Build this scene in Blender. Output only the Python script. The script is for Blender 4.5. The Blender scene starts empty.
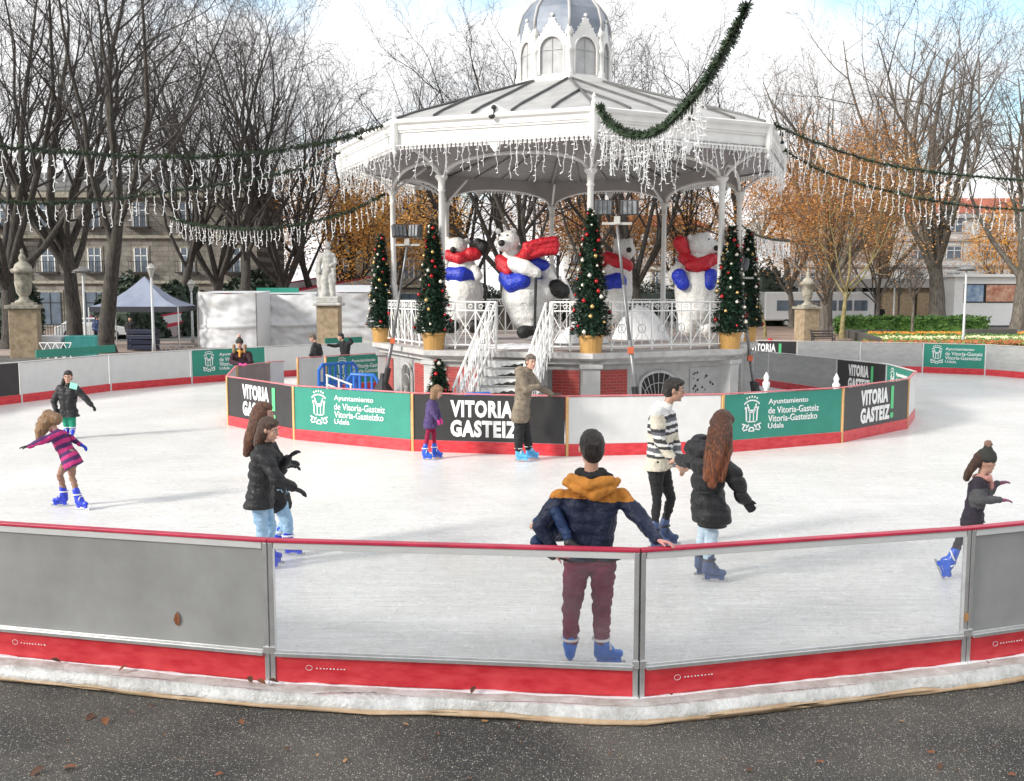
import bpy, bmesh, math, random
from mathutils import Vector, Matrix, noise, Euler
from math import sin, cos, pi, radians as R
random.seed(7)
S = bpy.context.scene
COL = S.collection
# ------------------------------------------------------------------ camera
FPX, PIT, CH = 964.66, 0.101, 2.953
cd = bpy.data.cameras.new('camera'); cam = bpy.data.objects.new('camera', cd); COL.objects.link(cam)
cd.sensor_width = 36; cd.lens = 36*FPX/1024; cd.clip_start = .05; cd.clip_end = 3000
cam.location = (0, 0, CH); cam.rotation_euler = (pi/2-PIT, 0, 0)
S.camera = cam
# ------------------------------------------------------------------ light
SUN_AZ = R(-119)       # compass-like: direction towards the sun measured from +Y, clockwise
SUN_EL = R(27)
S.view_settings.view_transform = 'Standard'; S.view_settings.look = 'None'
S.view_settings.exposure = 0.78; S.view_settings.gamma = 1.0
w = bpy.data.worlds.new('World'); S.world = w; w.use_nodes = True
nt = w.node_tree; nt.nodes.clear()
def N(t, typ, **k):
    n = t.nodes.new(typ)
    for a, b in k.items(): setattr(n, a, b)
    return n
wo = N(nt, 'ShaderNodeOutputWorld'); bg = N(nt, 'ShaderNodeBackground'); bg.inputs[1].default_value = .115
sky = N(nt, 'ShaderNodeTexSky'); sky.sky_type = 'NISHITA'; sky.sun_disc = False
sky.sun_elevation = SUN_EL; sky.sun_rotation = SUN_AZ; sky.air_density = 1.0; sky.dust_density = 1.5; sky.ozone_density = 1.5
tc = N(nt, 'ShaderNodeTexCoord'); mp = N(nt, 'ShaderNodeMapping'); mp.inputs['Scale'].default_value = (1.0, 1.0, 2.2)
mp.inputs['Location'].default_value = (.35, .1, .2)
ns = N(nt, 'ShaderNodeTexNoise'); ns.inputs['Scale'].default_value = 3.0; ns.inputs['Detail'].default_value = 6; ns.inputs['Roughness'].default_value = .55
cr = N(nt, 'ShaderNodeValToRGB'); cr.color_ramp.elements[0].position = .33; cr.color_ramp.elements[1].position = .49
mx = N(nt, 'ShaderNodeMixRGB'); mx.inputs[2].default_value = (6.5, 6.5, 6.55, 1)
hs = N(nt, 'ShaderNodeMixRGB'); hs.blend_type = 'MULTIPLY'; hs.inputs[0].default_value = 1; hs.inputs[2].default_value = (1.5, 1.75, 1.65, 1)
L = nt.links.new
L(tc.outputs['Generated'], mp.inputs[0]); L(mp.outputs[0], ns.inputs['Vector']); L(ns.outputs[0], cr.inputs[0])
L(cr.outputs[0], mx.inputs[0]); L(sky.outputs[0], hs.inputs[1]); L(hs.outputs[0], mx.inputs[1]); L(mx.outputs[0], bg.inputs[0]); L(bg.outputs[0], wo.inputs[0])
sd = bpy.data.lights.new('sun', 'SUN'); sun = bpy.data.objects.new('sun', sd); COL.objects.link(sun)
sd.energy = 3.0; sd.angle = R(10); sd.color = (1, .95, .87)
tosun = Vector((sin(SUN_AZ)*cos(SUN_EL), cos(SUN_AZ)*cos(SUN_EL), sin(SUN_EL)))
sun.rotation_euler = tosun.to_track_quat('Z', 'Y').to_euler(); sun.location = tosun*60
# ------------------------------------------------------------------ helpers
def G(u, v, z=0.0):
    a = (u-512)/FPX; b = (390.5-v)/FPX; c, s = cos(PIT), sin(PIT)
    t = (z-CH)/(-s+b*c); return Vector((a*t, (c+b*s)*t, z))
def Z(u, v, y):
    a = (u-512)/FPX; b = (390.5-v)/FPX; c, s = cos(PIT), sin(PIT)
    t = y/(c+b*s); return Vector((a*t, y, CH+(-s+b*c)*t))
MATS = {}
def mat(name, col, rough=.6, metal=0, var=.12, scale=6, bump=.0, bscale=30, spec=.5, col2=None, stretch=None, coat=0, obj_rand=0):
    if name in MATS: return MATS[name]
    m = bpy.data.materials.new(name); m.use_nodes = True; t = m.node_tree; p = t.nodes['Principled BSDF']
    p.inputs['Roughness'].default_value = rough; p.inputs['Metallic'].default_value = metal
    p.inputs['Specular IOR Level'].default_value = spec
    if coat: p.inputs['Coat Weight'].default_value = coat
    c = N(t, 'ShaderNodeTexCoord'); mpn = N(t, 'ShaderNodeMapping'); t.links.new(c.outputs['Object'], mpn.inputs[0])
    if stretch: mpn.inputs['Scale'].default_value = stretch
    n = N(t, 'ShaderNodeTexNoise'); n.inputs['Scale'].default_value = scale; n.inputs['Detail'].default_value = 6; n.inputs['Roughness'].default_value = .6
    t.links.new(mpn.outputs[0], n.inputs['Vector'])
    r = N(t, 'ShaderNodeValToRGB'); r.color_ramp.elements[0].position = .3; r.color_ramp.elements[1].position = .7
    c1 = col; 
    if col2 is None:
        r.color_ramp.elements[0].color = tuple(x*(1-var) for x in c1)+(1,)
        r.color_ramp.elements[1].color = tuple(min(1, x*(1+var)) for x in c1)+(1,)
    else:
        r.color_ramp.elements[0].color = tuple(c1)+(1,); r.color_ramp.elements[1].color = tuple(col2)+(1,)
    t.links.new(n.outputs[0], r.inputs[0]); out = r.outputs[0]
    if obj_rand:
        oi = N(t, 'ShaderNodeObjectInfo'); hv = N(t, 'ShaderNodeHueSaturation'); mr = N(t, 'ShaderNodeMapRange')
        mr.inputs[3].default_value = 1-obj_rand; mr.inputs[4].default_value = 1+obj_rand
        t.links.new(oi.outputs['Random'], mr.inputs[0]); t.links.new(mr.outputs[0], hv.inputs['Value']); t.links.new(out, hv.inputs['Color']); out = hv.outputs[0]
    t.links.new(out, p.inputs['Base Color'])
    if bump:
        n2 = N(t, 'ShaderNodeTexNoise'); n2.inputs['Scale'].default_value = bscale; n2.inputs['Detail'].default_value = 5
        b = N(t, 'ShaderNodeBump'); b.inputs['Strength'].default_value = min(1, bump); b.inputs['Distance'].default_value = .02
        t.links.new(mpn.outputs[0], n2.inputs['Vector']); t.links.new(n2.outputs[0], b.inputs['Height']); t.links.new(b.outputs[0], p.inputs['Normal'])
    MATS[name] = m; return m
class MB:
    def __init__(s): s.v = []; s.f = []; s.m = []
    def add(s, vs, fs, mi=0):
        o = len(s.v); s.v.extend([tuple(x) for x in vs]); s.f.extend([tuple(i+o for i in f) for f in fs]); s.m.extend([mi]*len(fs)); return s
    def box(s, c, d, rz=0, mi=0, M=None):
        h = [x/2 for x in d]; vs = [Vector((sx*h[0], sy*h[1], sz*h[2])) for sz in (-1, 1) for sy in (-1, 1) for sx in (-1, 1)]
        if M is None: M = Matrix.Rotation(rz, 3, 'Z')
        c = Vector(c); vs = [M@v+c for v in vs]
        return s.add(vs, [(0, 2, 3, 1), (4, 5, 7, 6), (0, 1, 5, 4), (2, 6, 7, 3), (0, 4, 6, 2), (1, 3, 7, 5)], mi)
    def bar(s, a, b, w, h=None, mi=0):
        a, b = Vector(a), Vector(b); d = b-a
        if d.length < 1e-6: return s
        M = d.to_track_quat('X', 'Z').to_matrix()
        return s.box((a+b)/2, (d.length, w, h or w), 0, mi, M)
    def tube(s, pts, rad, n=6, mi=0, cap=True):
        pts = [Vector(p) for p in pts]; k = len(pts)
        if not hasattr(rad, '__len__'): rad = [rad]*k
        t = (pts[1]-pts[0]).normalized(); a = t.orthogonal().normalized(); vs = []
        for i in range(k):
            if i < k-1: t2 = (pts[i+1]-pts[i])
            else: t2 = pts[i]-pts[i-1]
            if 0 < i < k-1: t2 = (pts[i+1]-pts[i]).normalized()+(pts[i]-pts[i-1]).normalized()
            if t2.length > 1e-9: t = t2.normalized()
            a = (a-t*a.dot(t)); a = a.normalized() if a.length > 1e-6 else t.orthogonal().normalized()
            b = t.cross(a)
            for j in range(n):
                an = 2*pi*j/n; vs.append(pts[i]+(a*cos(an)+b*sin(an))*rad[i])
        fs = [(i*n+j, i*n+(j+1) % n, (i+1)*n+(j+1) % n, (i+1)*n+j) for i in range(k-1) for j in range(n)]
        if cap: fs += [tuple(range(n-1, -1, -1)), tuple((k-1)*n+j for j in range(n))]
        return s.add(vs, fs, mi)
    def lathe(s, prof, c=(0, 0, 0), n=16, mi=0, a0=0, M=None):
        c = Vector(c); vs = []
        for r, z in prof:
            for j in range(n):
                an = a0+2*pi*j/n; p = Vector((r*cos(an), r*sin(an), z)); vs.append((M@p if M else p)+c)
        k = len(prof)
        fs = [(i*n+j, i*n+(j+1) % n, (i+1)*n+(j+1) % n, (i+1)*n+j) for i in range(k-1) for j in range(n)]
        if prof[0][0] > 1e-4: fs.append(tuple(range(n-1, -1, -1)))
        if prof[-1][0] > 1e-4: fs.append(tuple((k-1)*n+j for j in range(n)))
        return s.add(vs, fs, mi)
    def ell(s, c, r, M=None, n=12, mi=0):
        if not hasattr(r, '__len__'): r = (r, r, r)
        c = Vector(c); vs = []; h = n//2
        for i in range(h+1):
            th = pi*i/h
            for j in range(n):
                ph = 2*pi*j/n; p = Vector((r[0]*sin(th)*cos(ph), r[1]*sin(th)*sin(ph), r[2]*cos(th))); vs.append((M@p if M else p)+c)
        fs = [(i*n+j, (i+1)*n+j, (i+1)*n+(j+1) % n, i*n+(j+1) % n) for i in range(h) for j in range(n)]
        return s.add(vs, fs, mi)
    def cap(s, a, b, ra, rb, n=12, mi=0):     # tapered capsule
        a, b = Vector(a), Vector(b); s.ell(a, ra, n=n, mi=mi); s.ell(b, rb, n=n, mi=mi)
        if (b-a).length > 1e-4: s.tube([a, b], [ra*.985, rb*.985], n, mi)
        return s
    def chain(s, pts, rs, n=12):
        for i in range(len(pts)-1): s.cap(pts[i], pts[i+1], rs[i], rs[i+1], n)
        return s
    def prism(s, poly, z0, z1, mi=0):
        k = len(poly); vs = [(x, y, z0) for x, y in poly]+[(x, y, z1) for x, y in poly]
        fs = [tuple(range(k-1, -1, -1)), tuple(range(k, 2*k))]+[(i, (i+1) % k, k+(i+1) % k, k+i) for i in range(k)]
        return s.add(vs, fs, mi)
    def sheet(s, poly, z, mi=0):
        return s.add([(p[0], p[1], z) for p in poly], [tuple(range(len(poly)))], mi)
    def build(s, name, mats, parent=None, smooth=False, bevel=0):
        if not isinstance(mats, (list, tuple)): mats = [mats]
        me = bpy.data.meshes.new(name); o = Vector((0, 0, 0))
        if parent is not None: o = Vector(parent.get('_o', (0, 0, 0)))
        me.from_pydata([(v[0]-o.x, v[1]-o.y, v[2]-o.z) for v in s.v], [], s.f)
        for m in mats: me.materials.append(m)
        me.polygons.foreach_set('material_index', s.m)
        if smooth: me.polygons.foreach_set('use_smooth', [True]*len(s.f))
        me.update()
        ob = bpy.data.objects.new(name, me); COL.objects.link(ob)
        if parent is not None: ob.parent = parent; ob['_o'] = tuple(o)
        if bevel:
            b = ob.modifiers.new('b', 'BEVEL'); b.width = bevel; b.segments = 2; b.limit_method = 'ANGLE'
        return ob
def tag(o, label, cat, group=None):
    o['label'] = label; o['category'] = cat
    if group: o['group'] = group
    return o
def thing(name, label, cat, loc=(0, 0, 0), rz=0, group=None, local=False):
    o = bpy.data.objects.new(name, None); COL.objects.link(o); o.location = loc; o.rotation_euler = (0, 0, rz); o.empty_display_size = .1
    o['_o'] = (0, 0, 0) if local else tuple(loc)
    return tag(o, label, cat, group)
def recenter(o):     # origin of a one-mesh thing to its base
    me = o.data; xs = [v.co for v in me.vertices]
    c = Vector(((min(v.x for v in xs)+max(v.x for v in xs))/2, (min(v.y for v in xs)+max(v.y for v in xs))/2, min(v.z for v in xs)))
    me.transform(Matrix.Translation(-c)); o.location = c; return o
def kids(o): return [c for c in COL.objects if c.parent == o]
CH_CACHE = {}
def children_of(o):
    if o.name not in CH_CACHE: CH_CACHE[o.name] = kids(o)
    return CH_CACHE[o.name]
def dup(o, loc=None, rz=None, label=None, group=None, parent=None, sc=None):
    c = o.copy(); COL.objects.link(c)
    if parent is not None: c.parent = parent
    if loc is not None: c.location = loc
    if rz is not None: c.rotation_euler = (0, 0, rz)
    if sc is not None: c.scale = (sc, sc, sc) if not hasattr(sc, '__len__') else sc
    if label: c['label'] = label
    if group: c['group'] = group
    for k in children_of(o): dup(k, parent=c)
    return c
def struct(o): o['kind'] = 'structure'; return o
def remeshed(mb, name, mats, parent, vox=.012, smooth=3, disp=None, hem=None, paint=None):
    """voxel-union of the shapes in mb into ONE continuous skin"""
    me = bpy.data.meshes.new('tmp'); me.from_pydata(mb.v, [], mb.f)
    t = bpy.data.objects.new('tmp', me); COL.objects.link(t)
    r = t.modifiers.new('r', 'REMESH'); r.mode = 'VOXEL'; r.voxel_size = vox
    if smooth:
        sm = t.modifiers.new('s', 'SMOOTH'); sm.factor = .5; sm.iterations = smooth
    dg = bpy.context.evaluated_depsgraph_get(); dg.update()
    n = bpy.data.meshes.new_from_object(t.evaluated_get(dg)); n.name = name
    bpy.data.objects.remove(t); bpy.data.meshes.remove(me)
    if disp:
        nr = [v.normal.copy() for v in n.vertices]
        for v, q in zip(n.vertices, nr): v.co += q*disp(v.co)
    if hem:
        for p0, nn in hem:
            for v in n.vertices:
                d = (v.co-p0).dot(nn)
                if d > 0: v.co -= nn*d
    if not isinstance(mats, (list, tuple)): mats = [mats]
    n.materials.clear()
    for m in mats: n.materials.append(m)
    if paint:
        for p in n.polygons: p.material_index = paint(p.center)
    n.polygons.foreach_set('use_smooth', [True]*len(n.polygons))
    o = Vector(parent.get('_o', (0, 0, 0))) if parent is not None else Vector((0, 0, 0))
    n.transform(Matrix.Translation(-o)); n.update()
    ob = bpy.data.objects.new(name, n); COL.objects.link(ob)
    if parent is not None: ob.parent = parent; ob['_o'] = tuple(o)
    return ob
TXT = {}
def text_geo(s, off=.0):
    if (s, off) in TXT: return TXT[(s, off)]
    c = bpy.data.curves.new('t', 'FONT'); c.body = s; c.size = 1; c.offset = off; c.space_character = 1.0+off*2.6; c.extrude = .004; c.resolution_u = 3
    o = bpy.data.objects.new('t', c); COL.objects.link(o)
    dg = bpy.context.evaluated_depsgraph_get(); dg.update()
    m = bpy.data.meshes.new_from_object(o.evaluated_get(dg))
    vs = [v.co.copy() for v in m.vertices]; fs = [tuple(p.vertices) for p in m.polygons]
    bpy.data.objects.remove(o); bpy.data.curves.remove(c); bpy.data.meshes.remove(m)
    x0 = min(v.x for v in vs); x1 = max(v.x for v in vs); y0 = min(v.y for v in vs); y1 = max(v.y for v in vs)
    TXT[(s, off)] = (vs, fs, x0, x1, y0, y1); return TXT[(s, off)]
def put_text(mb, s, x0, x1, z0, z1, y, side=-1, off=0, mi=0, w=None):
    """text in the local XZ plane at depth y, fitted to box; side -1: read from -Y, +1: read from +Y"""
    vs, fs, a0, a1, b0, b1 = text_geo(s, off); out = []
    if w: x1 = x0+w*(a1-a0)*side*-1
    for v in vs:
        fx = (v.x-a0)/(a1-a0); fz = (v.y-b0)/(b1-b0)
        out.append((x0+(x1-x0)*fx, y+side*(v.z+.004)*1.0, z0+(z1-z0)*fz))
    mb.add(out, fs, mi)
# ------------------------------------------------------------------ materials
M_white = mat('white paint', (.78, .78, .77), .45, var=.05, scale=3)
M_kiosk = mat('kiosk cream paint', (.74, .73, .71), .5, var=.08, scale=2.5, bump=.15)
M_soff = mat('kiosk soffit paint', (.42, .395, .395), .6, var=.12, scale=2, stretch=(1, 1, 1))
M_red = mat('red kick plastic', (.48, .010, .022), .38, col2=(.66, .06, .07), scale=8, stretch=(.6, 1, 1.6), spec=.5, bump=.1, bscale=12)
M_redtop = mat('red rail plastic', (.50, .03, .07), .35, var=.2, scale=5)
M_redin = mat('faded red rail', (.58, .17, .19), .45, var=.2, scale=4)
M_alu = mat('aluminium', (.62, .62, .62), .32, metal=.75, var=.12, scale=10)
M_board = mat('white board', (.60, .60, .595), .35, var=.06, scale=3)
M_greyb = mat('grey translucent board', (.30, .30, .295), .4, var=.16, scale=1.6, bump=.05)
M_green = mat('green banner', (.022, .23, .17), .4, var=.08, scale=3)
M_black = mat('black banner', (.028, .026, .028), .42, var=.2, scale=3)
M_ltext = mat('white lettering', (.8, .8, .8), .5, var=.03)
M_lgreen = mat('green lettering', (.10, .55, .22), .5, var=.03)
M_wood = mat('joint wood', (.62, .36, .15), .6, var=.2, scale=8)
M_blk = mat('black metal', (.02, .02, .022), .45, var=.2)
M_gmet = mat('grey painted metal', (.22, .22, .23), .4, metal=.3, var=.1)
M_pot = mat('gold pot', (.52, .30, .10), .4, metal=.25, var=.1, bump=.1)
M_fir = mat('fir needles', (.008, .028, .014), .6, col2=(.02, .06, .03), scale=4)
M_garl = mat('garland needles', (.008, .022, .006), .6, col2=(.03, .06, .018), scale=6)
M_lite = mat('icicle light cable', (.85, .85, .85), .4, var=.03)
M_snow = mat('snow', (.82, .83, .85), .7, var=.05, scale=8, bump=.8, bscale=14)
M_brick = mat('red brick', (.33, .045, .035), .7, var=.25, scale=10)
M_stone = mat('sandstone', (.15, .14, .105), .8, col2=(.40, .37, .31), scale=5, bump=.6, bscale=12)
M_ostone = mat('ochre stone', (.20, .145, .09), .8, col2=(.38, .30, .20), scale=4, bump=.4, bscale=12)
M_statue = mat('weathered white stone', (.30, .295, .28), .75, col2=(.54, .53, .50), scale=5, bump=.3)
M_bark = mat('dark bark', (.014, .012, .011), .9, col2=(.085, .073, .062), scale=5, stretch=(2, 2, .5), bump=1, bscale=16)
M_bark2 = mat('grey bark', (.05, .044, .038), .9, col2=(.22, .195, .165), scale=5, stretch=(2, 2, .5), bump=1, bscale=16)
M_twig = mat('twig bark', (.042, .036, .034), .9, var=.3, scale=1)
M_twig2 = mat('pale twig bark', (.12, .10, .085), .9, var=.3, scale=1)
M_leafo = mat('orange leaves', (.42, .15, .025), .7, col2=(.78, .42, .08), scale=.9, obj_rand=.15)
M_leafb = mat('brown leaves', (.38, .16, .045), .7, col2=(.68, .34, .11), scale=.9, obj_rand=.15)
M_leafy = mat('yellow leaves', (.36, .20, .04), .7, col2=(.5, .36, .08), scale=.9)
M_hedge = mat('hedge leaves', (.03, .09, .015), .6, col2=(.12, .24, .04), scale=2)
M_shrub = mat('dark shrub leaves', (.012, .025, .014), .6, col2=(.03, .05, .028), scale=2)
M_glass = mat('window pane', (.10, .13, .17), .12, var=.3, scale=1.5)
M_tarp = mat('white tarpaulin', (.60, .61, .63), .5, col2=(.68, .68, .69), scale=.8, bump=.15, bscale=4)
M_blue = mat('blue plastic', (.015, .13, .50), .4, var=.12)
M_roof = mat('grey zinc roof', (.28, .276, .27), .55, metal=.1, col2=(.42, .415, .405), scale=1.6, bump=.1)
M_dome = mat('dome zinc', (.15, .18, .23), .4, metal=.3, col2=(.27, .29, .33), scale=2)
M_dark = mat('dark void', (.02, .02, .022), .8)
# clear rink glazing: scratched polycarbonate, real glass-like sheet with a milky film
def glazing():
    m = bpy.data.materials.new('scratched clear glazing'); m.use_nodes = True; t = m.node_tree; t.nodes.clear()
    o = N(t, 'ShaderNodeOutputMaterial'); tr = N(t, 'ShaderNodeBsdfTransparent'); di = N(t, 'ShaderNodeBsdfDiffuse'); gl = N(t, 'ShaderNodeBsdfGlossy')
    tl = N(t, 'ShaderNodeBsdfTranslucent'); a = N(t, 'ShaderNodeAddShader')
    tr.inputs[0].default_value = (.95, .96, .96, 1); di.inputs[0].default_value = (.55, .55, .54, 1); tl.inputs[0].default_value = (.6, .6, .6, 1)
    gl.inputs['Roughness'].default_value = .05; gl.inputs[0].default_value = (.9, .9, .9, 1)
    c = N(t, 'ShaderNodeTexCoord'); n = N(t, 'ShaderNodeTexNoise'); n.inputs['Scale'].default_value = 2.6; n.inputs['Detail'].default_value = 11; n.inputs['Roughness'].default_value = .78
    mr = N(t, 'ShaderNodeMapRange'); mr.inputs[1].default_value = .3; mr.inputs[2].default_value = .7; mr.inputs[3].default_value = .03; mr.inputs[4].default_value = .24
    t.links.new(c.outputs['Object'], n.inputs['Vector']); t.links.new(n.outputs[0], mr.inputs[0])
    m0 = N(t, 'ShaderNodeMixShader'); m0.inputs[0].default_value = .5; t.links.new(di.outputs[0], m0.inputs[1]); t.links.new(tl.outputs[0], m0.inputs[2])
    m1 = N(t, 'ShaderNodeMixShader'); t.links.new(mr.outputs[0], m1.inputs[0]); t.links.new(tr.outputs[0], m1.inputs[1]); t.links.new(m0.outputs[0], m1.inputs[2])
    fr = N(t, 'ShaderNodeFresnel'); fr.inputs[0].default_value = 1.3
    m2 = N(t, 'ShaderNodeMixShader'); t.links.new(fr.outputs[0], m2.inputs[0]); t.links.new(m1.outputs[0], m2.inputs[1]); t.links.new(gl.outputs[0], m2.inputs[2])
    t.links.new(m2.outputs[0], o.inputs[0]); return m
M_clear = glazing()
# ------------------------------------------------------------------ ground
def ground_mat(name, c1, c2, speck=None, scale=.6, rough=.85, bump=.4, leaf=None):
    m = bpy.data.materials.new(name); m.use_nodes = True; t = m.node_tree; p = t.nodes['Principled BSDF']; p.inputs['Roughness'].default_value = rough
    c = N(t, 'ShaderNodeTexCoord'); n = N(t, 'ShaderNodeTexNoise'); n.inputs['Scale'].default_value = scale; n.inputs['Detail'].default_value = 8
    r = N(t, 'ShaderNodeValToRGB'); r.color_ramp.elements[0].position = .35; r.color_ramp.elements[1].position = .65
    r.color_ramp.elements[0].color = c1+(1,); r.color_ramp.elements[1].color = c2+(1,)
    t.links.new(c.outputs['Object'], n.inputs['Vector']); t.links.new(n.outputs[0], r.inputs[0]); out = r.outputs[0]
    def spk(sc, thr, col, out, rnd=.5):
        v = N(t, 'ShaderNodeTexVoronoi'); v.inputs['Scale'].default_value = sc; t.links.new(c.outputs['Object'], v.inputs['Vector'])
        sep = N(t, 'ShaderNodeSeparateColor'); t.links.new(v.outputs['Color'], sep.inputs[0])
        ad = N(t, 'ShaderNodeMath'); ad.operation = 'MULTIPLY'; t.links.new(sep.outputs[0], ad.inputs[0]); ad.inputs[1].default_value = thr
        lt = N(t, 'ShaderNodeMath'); lt.operation = 'LESS_THAN'; t.links.new(v.outputs['Distance'], lt.inputs[0]); t.links.new(ad.outputs[0], lt.inputs[1])
        gt = N(t, 'ShaderNodeMath'); gt.operation = 'GREATER_THAN'; t.links.new(sep.outputs[1], gt.inputs[0]); gt.inputs[1].default_value = rnd
        mu = N(t, 'ShaderNodeMath'); mu.operation = 'MULTIPLY'; t.links.new(lt.outputs[0], mu.inputs[0]); t.links.new(gt.outputs[0], mu.inputs[1])
        mm = N(t, 'ShaderNodeMixRGB'); t.links.new(mu.outputs[0], mm.inputs[0]); t.links.new(out, mm.inputs[1]); mm.inputs[2].default_value = col+(1,); return mm.outputs[0]
    if speck:
        out = spk(115, .40, (.42, .38, .32), out, .38); out = spk(70, .38, (.50, .46, .40), out, .62); out = spk(110, .4, (.012, .012, .012), out, .5); out = spk(26, .22, (.22, .13, .08), out, .8)
    if leaf: out = spk(leaf[0], leaf[1], leaf[2], out, .4)
    t.links.new(out, p.inputs['Base Color'])
    n2 = N(t, 'ShaderNodeTexNoise'); n2.inputs['Scale'].default_value = 90 if speck else 20; n2.inputs['Detail'].default_value = 4
    b = N(t, 'ShaderNodeBump'); b.inputs['Strength'].default_value = bump; b.inputs['Distance'].default_value = .01
    t.links.new(c.outputs['Object'], n2.inputs['Vector']); t.links.new(n2.outputs[0], b.inputs['Height']); t.links.new(b.outputs[0], p.inputs['Normal'])
    return m
M_asph = ground_mat('asphalt', (.036, .035, .033), (.095, .086, .074), speck=True, scale=.9)
M_earth = ground_mat('park gravel', (.20, .15, .12), (.33, .26, .22), scale=.25, leaf=(3, .2, (.35, .13, .05)))
M_grass = ground_mat('park grass', (.05, .09, .02), (.12, .17, .04), scale=.6, leaf=(3, .3, (.35, .15, .04)))
M_flow = ground_mat('flower bed', (.07, .10, .03), (.16, .17, .06), scale=1.2, leaf=(4, .5, (.62, .36, .06)))
M_road = ground_mat('road asphalt', (.10, .10, .10), (.15, .15, .15), scale=.2)
GZ = -.10
g = MB(); g.sheet([(-1500, -1500), (1500, -1500), (1500, 1500), (-1500, 1500)], GZ-.05); struct(g.build('ground', M_earth))
g = MB(); g.sheet([(-40, -30), (45, -30), (45, 47), (-40, 47)], GZ); struct(g.build('plaza', M_asph))
g = MB(); g.sheet([(-90, 62), (-14, 62), (-16, 70), (-90, 70)], GZ-.02); struct(g.build('street', M_road))
g = MB(); g.sheet([(14, 84), (110, 84), (110, 96), (10, 96)], GZ-.02); struct(g.build('side_street', M_road))
# outer rink line (board foot, anticlockwise seen from above starting front-left)
VIS_L = [G(18.8, 362, 1.1), G(108.6, 354.6, 1.1), G(190, 350, 1.1), G(265, 346.5, 1.1), G(312, 344.5, 1.1)]
VIS_R = [G(735, 340, 1.1), G(797, 341, 1.1), G(860, 342, 1.1), G(923, 343, 1.1), G(986, 344.6, 1.1)]
P0 = Vector((-4.52, 7.72, 0)); P1 = Vector((-1.832, 7.096, 0)); P2 = Vector((.925, 6.811, 0)); P3 = Vector((3.618, 7.471, 0)); P4 = Vector((6.2, 8.35, 0))
outer = [P1, P0, Vector((-7.1, 8.75, 0)), Vector((-9.6, 10.4, 0)), Vector((-11.6, 12.7, 0)), Vector((-13.1, 15.3, 0)), Vector((-14, 18.2, 0)), Vector((-14.35, 21.2, 0)), Vector((-14.2, 23.8, 0))]
outer += [Vector((p.x, p.y, 0)) for p in VIS_L]
outer += [Vector((-4.9, 36.2, 0)), Vector((-2.2, 37.2, 0)), Vector((.6, 37.8, 0)), Vector((3.4, 38.2, 0)), Vector((6.2, 38.3, 0))]
outer += [Vector((p.x, p.y, 0)) for p in VIS_R]
outer += [Vector((18.3, 32.2, 0)), Vector((18.9, 29.2, 0)), Vector((18.9, 26.2, 0)), Vector((18.4, 23.2, 0)), Vector((17.4, 20.3, 0)), Vector((15.9, 17.6, 0)), Vector((14, 15.2, 0)), Vector((11.8, 12.9, 0)), Vector((9.2, 10.4, 0)), P4, P3, P2]
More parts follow.
